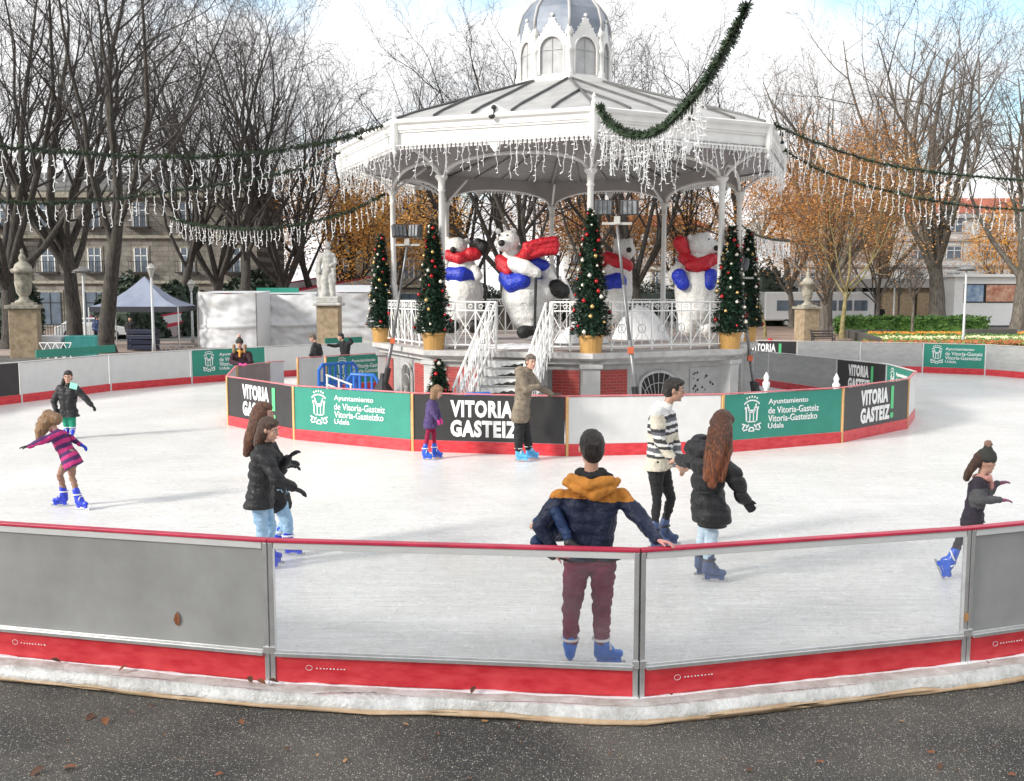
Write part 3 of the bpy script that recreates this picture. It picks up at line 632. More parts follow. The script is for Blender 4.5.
# roof
roof = rings(MB(), [(6.0, 6.79), (5.4, 7.02), (3.0, 7.80), (1.32, 8.36)]).build('roof', M_roof, KS)
m = MB()
for k in range(8):
    m.tube([kp(k, 6.0, 6.81), kp(k, 5.4, 7.04), kp(k, 3, 7.83), kp(k, 1.3, 8.39)], .032, 5)
    for i in range(1, 5):
        f = i/5; e = kp(k, 5.95).lerp(kp(k+1, 5.95), f)
        # standing seams run parallel to the fall line and die into the hips
        t, nn = face_M(k); x = (f-.5)*2*5.95*sin(pi/8); ap0 = 5.95*AP; xt = abs(x)/math.tan(pi/8); aptop = max(xt, 1.32*AP)
        def zr(ap): 
            r_ = ap/AP; 
            for (ra, za), (rb, zb) in (((6.0, 6.79), (5.4, 7.02)), ((5.4, 7.02), (3, 7.80)), ((3, 7.80), (1.32, 8.36))):
                if rb-1e-6 <= r_ <= ra: return za+(zb-za)*(ra-r_)/(ra-rb)
            return 8.36
        cc = Vector((KC.x, KC.y, 0)); pts = []
        for ap in [ap0+(aptop-ap0)*j/6 for j in range(7)]:
            q = cc+nn*ap+t*x; q.z = zr(ap)+.03; pts.append(q)
        for j in range(6): m.bar(pts[j], pts[j+1], .024, .055)
m.build('roof_seams', mat('roof seam', (.09, .09, .09), .6, var=.3, scale=3), roof)
# cupola
cu = rings(MB(), [(1.36, 8.26), (1.36, 8.46), (1.2, 8.50), (1.2, 8.54)]).build('cupola', M_kiosk, KS)
for k in range(8):
    m = MB(); p = kp(k, 1.2); m.lathe([(.11, 8.36), (.11, 8.6), (.075, 8.66), (.07, 9.06), (.1, 9.10), (.1, 9.16), (.07, 9.2), (.06, 9.5), (.12, 9.55), (.05, 9.7), (.01, 9.9)], p, 8); m.build('pillar', M_kiosk, cu, smooth=True)
    a, b = kp(k, 1.19), kp(k+1, 1.19); t, nn = face_M(k); c = (a+b)/2; wd = (b-a).length
    P = lambda x, z, o: Vector((c.x, c.y, 0))+t*x+nn*o+Vector((0, 0, z))
    # pierced wall: arched opening with gable above
    hwid = wd/2-.02; ow = hwid-.095; N_ = 12; inn = []; out_ = []
    for i in range(N_+1):
        a_ = pi*i/N_; inn.append((-ow*cos(a_), 9.14+ow*1.02*sin(a_)))
        x = -hwid*cos(a_); out_.append((-hwid+2*hwid*i/N_, 9.36+.60*(1-abs(2*i/N_-1))**1.15+(.04 if i % 2 else 0)))
    inn = [(-ow, 8.54)]+inn+[(ow, 8.54)]; out_ = [(-hwid, 8.54)]+out_+[(hwid, 8.54)]
    q = len(inn); vs = [P(x, z, .04) for x, z in inn]+[P(x, z, .04) for x, z in out_]+[P(x, z, -.02) for x, z in inn]+[P(x, z, -.02) for x, z in out_]
    fs = []
    for i in range(q-1): fs += [(i+1, i, q+i, q+i+1), (2*q+i, 2*q+i+1, 3*q+i+1, 3*q+i), (i, i+1, 2*q+i+1, 2*q+i), (q+i+1, q+i, 3*q+i, 3*q+i+1)]
    m = MB(); m.add(vs, fs); m.tube([P(x*.96, z-.01, .05) for x, z in inn], .025, 5); m.ell(P(0, 10.01, .02), .05, n=6)
    for i in range(1, N_): 
        if i != N_//2: x, z = out_[i+1]; m.ell(P(x, z+.02, .02), .03, n=6)
    wq = m.build('gable', M_kiosk, cu)
    m = MB(); m.add([P(x*.98, z, .0) for x, z in inn], [tuple(range(q-1, -1, -1))]); m.tube([P(0, 8.56, .01), P(0, 9.14+ow, .01)], .012, 4); m.tube([P(-ow, 9.14, .01), P(ow, 9.14, .01)], .01, 4)
    m.build('window', M_cupg if 'M_cupg' in globals() else globals().setdefault('M_cupg', mat('cupola glass', (.33, .33, .34), .15, col2=(.52, .52, .52), scale=2.5)), cu)
dome = rings(MB(), [(1.22, 9.46), (1.22, 9.64), (1.20, 9.94), (1.10, 10.26), (.88, 10.54), (.52, 10.78), (.14, 10.84), (.12, 11.04), (.2, 11.14), (.03, 11.64)]).build('dome', M_dome, cu)
m = MB()
for k in range(8): m.tube([kp(k, r+.01, z) for r, z in [(1.22, 9.64), (1.20, 9.94), (1.10, 10.26), (.88, 10.54), (.52, 10.78), (.14, 10.84)]], .04, 6)
m.build('ribs', M_kpil, dome, smooth=True)
KC.x += .11
# railing, one panel per face (the stair face has a gap)
def rail_panel(a, b, par, z0=KZ+.12, h=1.0):
    m = MB(); a = Vector(a); b = Vector(b); d = (b-a); Ln = d.length; t = d.normalized(); n_ = max(1, round(Ln/.52)); w_ = Ln/n_
    P = lambda s_, z: Vector((a.x, a.y, 0))+t*s_+Vector((0, 0, z0+z))
    r = .017
    for z in (0, h*.80, h): m.tube([P(0, z), P(Ln, z)], r*1.2 if z in (0, h) else r, 5)
    for i in range(n_+1):
        m.tube([P(i*w_, -.1), P(i*w_, h)], r*1.25, 5)
    for i in range(n_):
        x0, x1 = i*w_, (i+1)*w_; xm = (x0+x1)/2
        m.tube([P(x0, 0), P(x1, h*.8)], r*.8, 4); m.tube([P(x0, h*.8), P(x1, 0)], r*.8, 4)
        m.tube([P(xm, 0), P(xm, h)], r*.7, 4)
        for zc in (.2, .6): m.tube([P(xm+.1*cos(q), h*.4+.1*sin(q)) for q in [j*pi/5 for j in range(11)]], r*.7, 4)
        for xx in (x0+w_*.25, x0+w_*.75): m.tube([P(xx+.045*cos(q), h*.9+.045*sin(q)) for q in [j*pi/4 for j in range(9)]], r*.6, 4)
    return m.build('railing_panel', M_white, par)
for k in range(8):
    a, b = kp(k, 4.95), kp(k+1, 4.95)
    if k == 7:
        t, n = face_M(k); c = Vector((KC.x, KC.y, 0))+n*4.95*AP
        S0, S1 = -.35, .95
        rail_panel(a, c+t*S0, KS); rail_panel(c+t*S1, b, KS)
    else: rail_panel(a, b, KS)
# stairs towards the camera on the front left face
t, n = face_M(7); c = Vector((KC.x, KC.y, 0))+n*5.3*AP; ang = math.atan2(t.y, t.x)
st = MB(); NS = 8; run = 1.9
for i in range(NS):
    h = KZ*(NS-i)/(NS+1); q = c+n*(run*(i+.5)/NS)+t*((S0+S1)/2); st.box(q+Vector((0, 0, h/2)), (S1-S0+.1, run/NS+.002*i, h), ang)
sto = st.build('stairs', M_kgrey, KS)
m = MB()
for i in range(NS):
    h = KZ*(NS-i)/(NS+1); q = c+n*(run*(i+1)/NS+.012)+t*((S0+S1)/2); m.box(q+Vector((0, 0, h-.09)), (S1-S0, .012, .15), ang)
m.build('riser_board', M_board, sto)
m = MB(); random.seed(9)
for i in range(NS):   # dark mountain silhouettes printed on the risers
    h = KZ*(NS-i)/(NS+1); q = c+n*(run*(i+1)/NS+.021)+t*((S0+S1)/2+.1); pr = [(-.45, 0), (-.3, .04), (-.22, .03), (-.1, .08), (-.02, .06), (.08, .1), (.2, .05), (.3, .06), (.45, 0)]
    v = [q+t*(x*1.0)+Vector((0, 0, h-.15+z)) for x, z in pr]; m.add(v, [tuple(range(len(v)))])
m.build('printed_mountains', M_dark, sto)
def stair_rail(s_, lean):
    m = MB(); A = c+t*s_+Vector((0, 0, KZ+1.1)); B = c+n*(run+.1)+t*(s_+lean)+Vector((0, 0, .95)); A0 = c+t*s_+Vector((0, 0, KZ)); B0 = c+n*(run+.1)+t*(s_+lean)+Vector((0, 0, 0.02))
    for f in (0, .45, 1.0): m.tube([A.lerp(A0, f), B.lerp(B0, f)], .028, 6)
    K = 9
    for i in range(K+1):
        f = i/K; m.tube([A.lerp(B, f), A0.lerp(B0, f)], .02 if i in (0, K) else .012, 4)
        if i < K: m.tube([A.lerp(B, f), A0.lerp(B0, f+1/K)], .011, 4); m.tube([A0.lerp(B0, f), A.lerp(B, f+1/K)], .011, 4)
    for f in (0, .5, 1):
        for o_ in (.0, .16): m.tube([A.lerp(B, f)+t*o_, A0.lerp(B0, f)+t*o_], .02, 5)
    m.tube([A+t*.16, B+t*.16], .025, 5); m.tube([A.lerp(A0, .45)+t*.16, B.lerp(B0, .45)+t*.16], .02, 5)
    for i in range(K): f = i/K; m.tube([A.lerp(B, f)+t*.16, A0.lerp(B0, f+1/K)+t*.16], .011, 4); m.tube([A0.lerp(B0, f)+t*.16, A.lerp(B, f+1/K)+t*.16], .011, 4)
    m.build('stair_railing', M_white, KS)
stair_rail(S0-.06, -.05); stair_rail(S1, .0)
# snow heaped on the bandstand floor
def heap(c, rx, ry, h, label):
    m = MB(); n_ = 28; vs = [];
    for i in range(9):
        f = i/8
        for j in range(n_):
            a = 2*pi*j/n_; rr = (1-f)*(1+.25*noise.noise(Vector((cos(a)*1.5, sin(a)*1.5, c[0]))))
            vs.append((c[0]+rx*rr*cos(a), c[1]+ry*rr*sin(a), c[2]+h*(math.sin(f*pi/2)**.8)*(1+.3*noise.noise(Vector((c[0]+cos(a)*rr*3, sin(a)*rr*3, 2))))))
    m.add(vs, [(i*n_+j, i*n_+(j+1) % n_, (i+1)*n_+(j+1) % n_, (i+1)*n_+j) for i in range(8) for j in range(n_)])
    o = m.build('snow_drift', M_snow, smooth=True); tag(o, label, 'fake snow'); return recenter(o)
q = Z(515, 341, 22.6); heap((q.x, 22.9, KZ+.03), .9, .5, .10, 'low white snow drift at the feet of the big bear above the stairs')
q = Z(640, 300, 27.5); heap((q.x, 27.5, KZ+.03), 0.85, .6, .85, 'tall white snow mound behind the railing right of the middle tree')
q = Z(582, 320, 25); heap((q.x, 25.3, KZ+.03), .7, .4, .55, 'white snow mound between the big bear and the middle tree')
# ------------------------------------------------------------------ potted trees
BAUB = {}
def xmas(loc, h, r, seed, label, pot=True, gr='decorated trees in gold pots round the bandstand'):
    rnd = random.Random(seed); T = thing('christmas_tree', label, 'christmas tree', loc, 0, gr, local=True)
    if pot:
        m = MB(); m.lathe([(.22, 0), (.24, .02), (.27, .36), (.30, .37), (.30, .42), (.26, .42), (.25, .34), (.01, .34)], n=20); m.build('pot', M_pot, T, smooth=False)
    z0 = .40 if pot else 0
    m = MB(); m.tube([(0, 0, z0-.1), (0, 0, z0+h*.95)], [.035, .01], 6); m.build('trunk', M_twig, T)
    m = MB(); sc = h/2.6; m.lathe([(r*.6, z0+.08), (r*.45, z0+h*.35), (r*.2, z0+h*.75), (.01, z0+h*.95)], n=9)
    for i in range(int(2700*sc)):
        f = rnd.random()**.75*1.0; f = 1-f if rnd.random() < .0 else f
        z = z0+.02+h*(1-f)*1.0; lim = r*(.09+.95*f**.8)*(1+.10*sin(z*9+seed)); a = rnd.uniform(0, 2*pi); rr = lim*math.sqrt(rnd.uniform(.25, 1))
        p = Vector((rr*cos(a), rr*sin(a), z)); out = Vector((cos(a), sin(a), rnd.uniform(-.5, .5))).normalized(); L_ = rnd.uniform(.07, .13)
        si = Vector((-sin(a), cos(a), rnd.uniform(-.4, .4)))*L_*.3
        for q in range(2):
            d2 = (out+Vector((rnd.uniform(-.6, .6), rnd.uniform(-.6, .6), rnd.uniform(-.6, .6)))).normalized()*L_
            m.add([p-si, p+d2*.6-si*.5, p+d2, p+d2*.6+si*.5, p+si], [(0, 1, 2, 3, 4)])
    m.build('foliage', M_fir, T)
    cols = [('red bauble', (.45, .015, .02)), ('gold bauble', (.65, .42, .16)), ('ivory bauble', (.78, .72, .62))]
    for i in range(int(60*sc)):
        f = (i+.5)/int(60*sc); z = z0+.08+h*(1-f)*.97; a = i*2.4+rnd.random(); lim = r*(.11+.97*f**.8)+.01; cn, cc = cols[rnd.choice([0, 0, 1, 2, 2])]; s_ = rnd.choice([.03, .037, .045])
        key = (cn, s_)
        if key not in BAUB:
            mm = MB(); mm.ell((0, 0, 0), s_, n=10); mm.lathe([(s_*.25, s_*.95), (s_*.25, s_*1.2)], n=6)
            o = mm.build('bauble', mat(cn, cc, .22, metal=.35, var=.05), T, smooth=True); BAUB[key] = o.data
        else:
            o = bpy.data.objects.new('bauble', BAUB[key]); COL.objects.link(o); o.parent = T
        o.location = (lim*cos(a), lim*sin(a), z)
    return T
for (u, zz, k, h, r, lab) in ((437, 0, -1, 2.55, .42, 'decorated tree in a gold pot at the left corner of the stair face'), (597, 0, 0, 2.75, .43, 'decorated tree in a gold pot at the front corner of the bandstand'),
                              (386, 0, -2, 2.5, .36, 'decorated tree in a gold pot at the far left corner, left of the floodlight'), (730, 0, 1, 2.5, .42, 'decorated tree in a gold pot right of the right hand bear'),
                              (748, 0, 2, 2.65, .40, 'decorated tree half hidden behind the tree at the right corner')):
    p = kp(k, 5.0 if k > -2 else 5.05); xmas((p.x, p.y, 1.60 if k != 2 else 1.60), h, r, int(u), lab)
q = Z(441, 385, 20.6); xmas((q.x, 20.0, 0.55), 1.0, .26, 5, 'small decorated tree behind the girl in purple', pot=False, gr='small trees inside the ring')
# a wooden tub under the small tree
m = MB(); m.lathe([(.26, 0), (.30, .55), (.26, .55), (.25, .5), (.01, .5)], (q.x, 20.0, 0), 16); tag(recenter(m.build('planter', M_pot)), 'planter holding the small tree behind the girl in purple', 'planter')
# ------------------------------------------------------------------ trees
def grow_tree(seed, H, trunk_h, r0, spread, nl=6, upright=.35, sway=.05, lv=4, dens=1.0, fork=None):
    rnd = random.Random(seed); T = MB(); C = MB(); tips = []
    def branch(p, d, L_, r, lev):
        nseg = [7, 7, 5, 4, 3][lev]; pts = [p.copy()]; rad = [r]; q = p.copy(); dd = d.normalized()
        for i in range(nseg):
            j = [.10, .22, .30, .36, .4][lev]
            dd = (dd+Vector((rnd.gauss(0, j), rnd.gauss(0, j), rnd.gauss(0, j)))*.7+Vector((0, 0, [.05, .12, .08, .05, .03][lev]*(1+upright)))).normalized()
            q = q+dd*(L_/nseg); pts.append(q.copy()); rad.append(r*(1-.88*(i+1)/nseg) if lev else r*(1-.35*(i+1)/nseg))
        (T if lev <= 1 else C).tube(pts, rad, [9, 7, 4, 3, 3][lev], cap=False)
        if lev >= lv: tips.extend(pts[1:]); return
        nch = int([nl, 8, 7, 6][lev]*dens+rnd.random())
        for c in range(nch):
            f = (c+.6)/nch
            if lev == 0: f = .62+.38*f
            else: f = .18+.82*f
            x = f*nseg; i = min(nseg-1, int(x)); b = pts[i].lerp(pts[i+1], x-i); ax = (pts[i+1]-pts[i]).normalized()
            az = rnd.uniform(0, 2*pi) if lev else (c*2*pi/nch+rnd.uniform(-.4, .4))
            o = ax.orthogonal().normalized(); o = Matrix.Rotation(az, 3, ax)@o
            tilt = rnd.uniform(.45, .95) if lev else spread*rnd.uniform(.6, 1.15)
            nd = ax*cos(tilt)+o*sin(tilt)
            ln = L_*rnd.uniform(.42, .62)*(1.15-.5*f) if lev else (H-trunk_h)*rnd.uniform(.72, 1.0)
            rr = rad[i]*rnd.uniform(.38, .56) if lev else r*rnd.uniform(.36, .52)
            branch(b, nd, ln, max(rr, [0, .05, .026, .016, .011][lev+1]), lev+1)
        if lev == 0: branch(pts[-1], dd, (H-trunk_h)*.9, r*.6, 1)
    T.tube([(0, 0, -.3), (0, 0, .15), (0, 0, .5)], [r0*1.7, r0*1.35, r0*1.05], 10, cap=False)
    branch(Vector((0, 0, .4)), Vector((rnd.gauss(0, sway), rnd.gauss(0, sway), 1)), trunk_h-.4, r0, 0)
    return T, C, tips
def leaves(tips, n, size, seed, jit=.5):
    rnd = random.Random(seed); m = MB()
    for i in range(n):
        p = rnd.choice(tips)+Vector((rnd.gauss(0, jit), rnd.gauss(0, jit), rnd.gauss(0, jit))); a = Vector((rnd.gauss(0, 1), rnd.gauss(0, 1), rnd.gauss(0, .6))).normalized(); b = a.orthogonal().normalized(); s_ = size*rnd.uniform(.6, 1.3)
        m.add([p-a*s_, p-b*s_*.55, p+a*s_, p+b*s_*.55], [(0, 1, 2, 3)])
    return m
PROTO = {}
def proto(key, seed, H, th, r0, spread, bark, twig, leaf=None, nleaf=0, lsize=.13, name='bare_tree', **k):
    T, C, tips = grow_tree(seed, H, th, r0, spread, **k)
    PROTO[key] = (T, C, tips, bark, twig, leaf, nleaf, lsize, name, None, H)
def plant(key, loc, rz, label, group, sc=1.0):
    T, C, tips, bark, twig, leaf, nleaf, lsize, name, first, H = PROTO[key]
    if first is None:
        r = thing(name, label, 'tree', loc, rz, group, local=True)
        T.build('trunk', bark, r, smooth=True); C.build('crown', twig, r)
        if leaf: leaves(tips, nleaf, lsize, 5).build('foliage', leaf, r)
        PROTO[key] = PROTO[key][:9]+(r, H)
        r.scale = (sc, sc, sc); return r
    r = dup(first, loc, rz, label, group, sc=sc); return r
proto('big1', 11, 25, 6.0, .50, .75, M_bark, M_twig, nl=6)
proto('big2', 23, 26, 4.5, .46, .60, M_bark, M_twig, nl=7)
proto('big3', 37, 23, 7.5, .42, .70, M_bark, M_twig, nl=6)
proto('pale', 41, 25, 5.5, .66, .42, M_bark2, M_twig2, nl=8)
proto('orange', 53, 13, 3.0, .22, .8, M_bark, M_twig, leaf=M_leafo, nleaf=7500, lsize=.12, name='autumn_tree', nl=7, lv=3)
proto('brown', 59, 15, 4.0, .30, .7, M_bark2, M_twig2, leaf=M_leafb, nleaf=9500, lsize=.105, name='autumn_tree', nl=7, lv=3)
def gp(u, y): return Vector(((u-512)/FPX*y*(cos(PIT)+0)*1.0, y, GZ))
def gpx(u, y):
    # x so that a foot at distance y stands at photo column u
    c, s = cos(PIT), sin(PIT); dpt = y*c+(CH-GZ)*s; return Vector(((u-512)/FPX*dpt, y, GZ-.02))
proto('russet', 61, 14.5, 3.2, .24, .75, M_bark2, M_twig2, leaf=M_leafb, nleaf=14000, lsize=.085, name='autumn_tree', nl=8, lv=3)
G1 = 'big bare plane trees of the park'; G2 = 'autumn trees still holding leaves'
for key, u, y, rz, sc, lab in [
    ('big1', 75, 57, .4, .95, 'big dark bare tree forking low, right of the left stone urn'),
    ('big3', 106, 50, 1.9, 1.0, 'thick bare trunk just left of the blue canopy tent'),
    ('big2', 10, 54, 2.4, .95, 'dark bare tree behind the left stone urn at the photo edge'),
    ('big3', 178, 74, 3.3, .95, 'bare tree behind the blue canopy tent'),
    ('big2', 214, 76, .9, 1.0, 'leaning bare tree behind the left end of the white tarpaulin stalls'),
    ('big3', 246, 72, 4.2, 1.05, 'straight bare tree above the middle of the white tarpaulin stalls'),
    ('big2', 285, 80, 5.1, .92, 'bare tree just left of the white statue'),
    ('big3', 318, 88, 5.9, .9, 'slim bare tree directly behind the white statue'),
    ('big1', 505, 82, 1.0, 1.0, 'bare tree rising behind the big bear and left of the cupola'),
    ('big3', 572, 78, 2.2, .95, 'bare trunk behind the bandstand middle'),
    ('big2', 640, 84, 3.6, 1.05, 'bare tree behind the third bear, crown right of the cupola'),
    ('pale', 938, 74, .7, 1.02, 'huge pale bare tree with many upright limbs, right of the bandstand'),
    ('pale', 826, 78, 2.6, .86, 'bare tree with thick trunk behind the right ochre pedestal'),
    ('pale', 1016, 70, 4.4, .86, 'thick pale bare tree at the right edge of the photo'),
    ('big3', 700, 96, 4.9, .9, 'distant bare tree behind the right hand bear'),
    ('big1', 440, 100, 2.9, .8, 'distant bare tree left of the bandstand roof'),
    ('big2', 140, 92, 1.6, .95, 'distant bare tree above the blue tent, before the stone house'),
    ('big3', 352, 98, 1.2, 1.0, 'distant bare tree right of the statue'),
    ('big2', 470, 92, 4.0, .95, 'bare tree behind the left bear'), ('big2', 603, 102, 2.0, 1.05, 'distant bare tree straight behind the middle tree'), ('big1', 742, 94, .8, .95, 'bare tree behind the two decorated trees at the right corner'),
    ('pale', 885, 100, 1.5, .95, 'distant pale bare tree behind the passage'), ('big3', 540, 70, 5.0, .9, 'thick dark trunk between the big bear and the middle column'),
    ('big1', 30, 84, 5.5, 1.1, 'distant bare tree at the far left in front of the stone house')]:
    plant(key, gpx(u, y), rz, lab, G1, sc)
for key, u, y, rz, sc, lab in [
    ('orange', 350, 92, .3, 1.1, 'orange leaved tree right of the statue'), ('orange', 388, 82, 1.7, .9, 'orange leaved tree behind the left floodlight'),
    ('orange', 560, 105, 4.1, 1.15, 'orange leaved tree behind the middle of the bandstand'),
    ('brown', 620, 95, .2, .9, 'brown leaved tree behind the third bear'), ('orange', 690, 100, 5.2, 1.0, 'orange leaved tree behind the right hand bear'),
    ('brown', 792, 84, 1.1, .95, 'russet tree right of the bandstand, left of the ochre pedestal'), ('russet', 826, 70, 3.0, .95, 'full russet tree right of the bandstand, above the ochre pedestal'), ('russet', 876, 86, 1.0, .85, 'russet tree above the hedge left of the huge pale tree'),
    ('orange', 1005, 92, 2.0, .85, 'orange leaved tree above the white poster kiosk'), ('orange', 270, 104, 3.3, 1.0, 'orange leaved tree behind the white tarpaulin stalls'),
    ('brown', 420, 118, 4.6, 1.2, 'far brown leaved tree left of the left bear')]:
    plant(key, gpx(u, y), rz, lab, G2, sc)
# slim yellow green tree right of the bandstand
T_, C_, tips_ = grow_tree(77, 13, 3.6, .17, .75, nl=6, lv=3, dens=.8)
r = thing('young_tree', 'slim pale yellow barked tree standing before the hedge right of the ochre pedestal', 'tree', gpx(842, 66), 0, None, local=True)
M_ybark = mat('yellow green bark', (.12, .10, .04), .9, col2=(.30, .25, .12), scale=4, bump=.5)
T_.build('trunk', M_ybark, r, smooth=True); C_.build('crown', M_ybark, r); leaves(tips_, 4200, .075, 3, .5).build('foliage', M_leafb, r)
for i, (u, y, hh) in enumerate(((912, 68, 6), (898, 82, 7), (765, 66, 9))):
    T_, C_, tips_ = grow_tree(90+i, hh, 3 if i < 2 else 5, .1, .6, nl=5, lv=3)
    r = thing('young_tree', ['thin sapling left of the huge pale tree, behind the hedge', 'thin bare sapling in front of the stone passage of the right building', 'slender pale leaning trunk right of the back corner tree'][i], 'tree', gpx(u, y), 0, None, local=True)
    T_.build('trunk', M_bark2 if i < 2 else M_ybark, r, smooth=True); C_.build('crown', M_twig2, r)
# trees behind the camera's left shoulder: they dapple the foreground
for key, x, y, rz, sc, lab in [('big1', -14, -9, .3, .9, 'bare park tree outside the rink behind the viewer on the left'), ('big2', -21, -5, 1.3, .9, 'bare park tree outside the rink further left behind the viewer'),
                               ('big3', -8, -7, 2.3, .85, 'bare park tree outside the rink nearest behind the viewer')]:
    plant(key, Vector((x, y, GZ)), rz, lab, G1, sc)
# shrubs, hedge
def bush(name, label, c, rx, ry, h, n, mt, seed, size=.12, cat='shrub', group=None, boxy=False):
    rnd = random.Random(seed); m = MB(); c = Vector(c)
    for i in range(n):
        if boxy: p = Vector((rnd.uniform(-1, 1), rnd.uniform(-1, 1), rnd.random()**.6)); k = rnd.choice([0, 1, 2]); 
        else:
            a = rnd.uniform(0, 2*pi); zz = rnd.random(); q = math.sqrt(max(0, 1-zz*zz))*rnd.uniform(.75, 1); p = Vector((q*cos(a), q*sin(a), zz*rnd.uniform(.8, 1)))
        f = 1+.25*noise.noise(Vector((p.x*2+seed, p.y*2, p.z*2)))
        p = c+Vector((p.x*rx*(1 if boxy else f), p.y*ry, p.z*h*f)); a = Vector((rnd.gauss(0, 1), rnd.gauss(0, 1), rnd.gauss(0, 1))).normalized(); b = a.orthogonal().normalized(); s_ = size*rnd.uniform(.6, 1.4)
        m.add([p-a*s_, p-b*s_*.6, p+a*s_, p+b*s_*.6], [(0, 1, 2, 3)])
    if boxy: m.box(c+Vector((0, 0, h*.42)), (rx*1.9, ry*1.7, h*.84))
    else: m.lathe([(rx*.7, 0), (rx*.75, h*.4), (rx*.45, h*.75), (.01, h*.85)], c, 10)
    o = m.build(name, mt); tag(o, label, cat, group); return recenter(o)
q0, q1 = gpx(836, 72), gpx(985, 72)
bush('hedge', 'clipped bright green hedge in front of the right hand building', ((q0.x+q1.x)/2, 72, GZ), (q1.x-q0.x)/2, .8, 1.25, 9000, M_hedge, 3, .13, 'hedge', boxy=True)
for i, (u, y, rr, hh, lab) in enumerate(((130, 66, 2.6, 4.2, 'dark evergreen shrub behind the blue tent, left one'), (178, 70, 2.4, 3.8, 'dark evergreen shrub right of the tent lamp'), (252, 84, 3.2, 5, 'dark shrub above the white stalls'), (15, 64, 1.8, 5.5, 'dark evergreen behind the left stone urn'), (352, 96, 4, 5, 'dark shrub behind the statue'), (762, 92, 3.4, 6, 'dark shrub behind the tree at the right corner'),(560,112,6,4.5,'wide dark shrub far behind the bandstand'),(660,110,6,4,'low dark shrub far behind the third bear'),(470,110,5,4,'dark shrub far behind the left bear'))):
    p = gpx(u, y); bush('shrub', lab, p, rr, rr*.8, hh, 3200, M_shrub, 20+i, .2, 'shrub', 'evergreen shrubs of the park')
# lawn and flower bed right, path
g = MB(); g.sheet([gpx(862, 54).xy[:], (60, 54), (60, 71), gpx(850, 71).xy[:]], GZ+.0); struct(g.build('lawn', M_grass))
m = MB(); random.seed(5)
fb = MB()
for u0, u1, y0, y1 in ((870, 1024, 55, 57), (880, 1040, 60, 62), (868, 1024, 66.5, 69)):
    a, b, c_, d = gpx(u0, y0), gpx(u1+40, y0), gpx(u1+60, y1), gpx(u0, y1); fb.sheet([(p.x, p.y) for p in (a, b, c_, d)], GZ+.006)
struct(fb.build('flower_bed', M_flow))
def blooms(name, label, u0, u1, y0, y1, col, n, seed):
    rnd = random.Random(seed); m = MB()
    for i in range(n):
        y = rnd.uniform(y0, y1); p = gpx(rnd.uniform(u0, u1), y); z = GZ+rnd.uniform(.05, .3); s_ = rnd.uniform(.05, .11)
        a = Vector((rnd.gauss(0, 1), rnd.gauss(0, 1), .4)).normalized()*s_; b = a.orthogonal().normalized()*s_
        q = Vector((p.x, p.y, z)); m.add([q-a, q-b, q+a, q+b], [(0, 1, 2, 3)])
    o = m.build(name, col); o['kind'] = 'stuff'; o['label'] = label; o['category'] = 'flowers'
blooms('orange_flowers', 'band of orange flowers below the hedge', 868, 1075, 66.5, 69, mat('orange petals', (.62, .25, .03), .6), 4200, 1)
blooms('pale_flowers', 'rows of pale yellow flowers in the bed', 870, 1075, 59.5, 62, mat('cream petals', (.66, .6, .36), .6), 3200, 2)
blooms('rust_flowers', 'rust coloured flowers and leaves behind the far panels', 862, 1075, 54.2, 56.6, mat('rust petals', (.30, .10, .03), .7), 3500, 3)
blooms('bed_greens', 'leafy green planting of the flower bed', 864, 1075, 54, 68, M_hedge, 5000, 4)
g = MB(); g.sheet([gpx(748, 50).xy[:], gpx(845, 50).xy[:], gpx(835, 78).xy[:], gpx(752, 110).xy[:]], GZ-.01)
struct(g.build('path', ground_mat('brown path', (.20, .13, .10), (.36, .27, .22), scale=.3, leaf=(2.2, .3, (.33, .12, .05)))))
m = MB(); m.bar(gpx(848, 68)+Vector((0, 0, .25)), gpx(878, 55)+Vector((0, 0, .25)), .35, .55); tag(recenter(m.build('kerb_wall', mat('dark kerb stone', (.07, .065, .06), .8, var=.2))), 'low dark stone kerb wall slanting down beside the flower bed', 'kerb wall')
m = MB(); a = gpx(868, 70); m.box(a+Vector((0, 0, .2)), (3.2, .4, .4)); tag(recenter(m.build('kerb_wall', MATS['dark kerb stone'])), 'short dark kerb in front of the hedge left of the huge tree', 'kerb wall')
m = MB(); a = gpx(990, 66); m.box(a+Vector((0, 0, .3)), (3.4, .5, .6)); tag(recenter(m.build('kerb_wall', MATS['dark kerb stone'])), 'dark low block in front of the white poster kiosk', 'kerb wall')
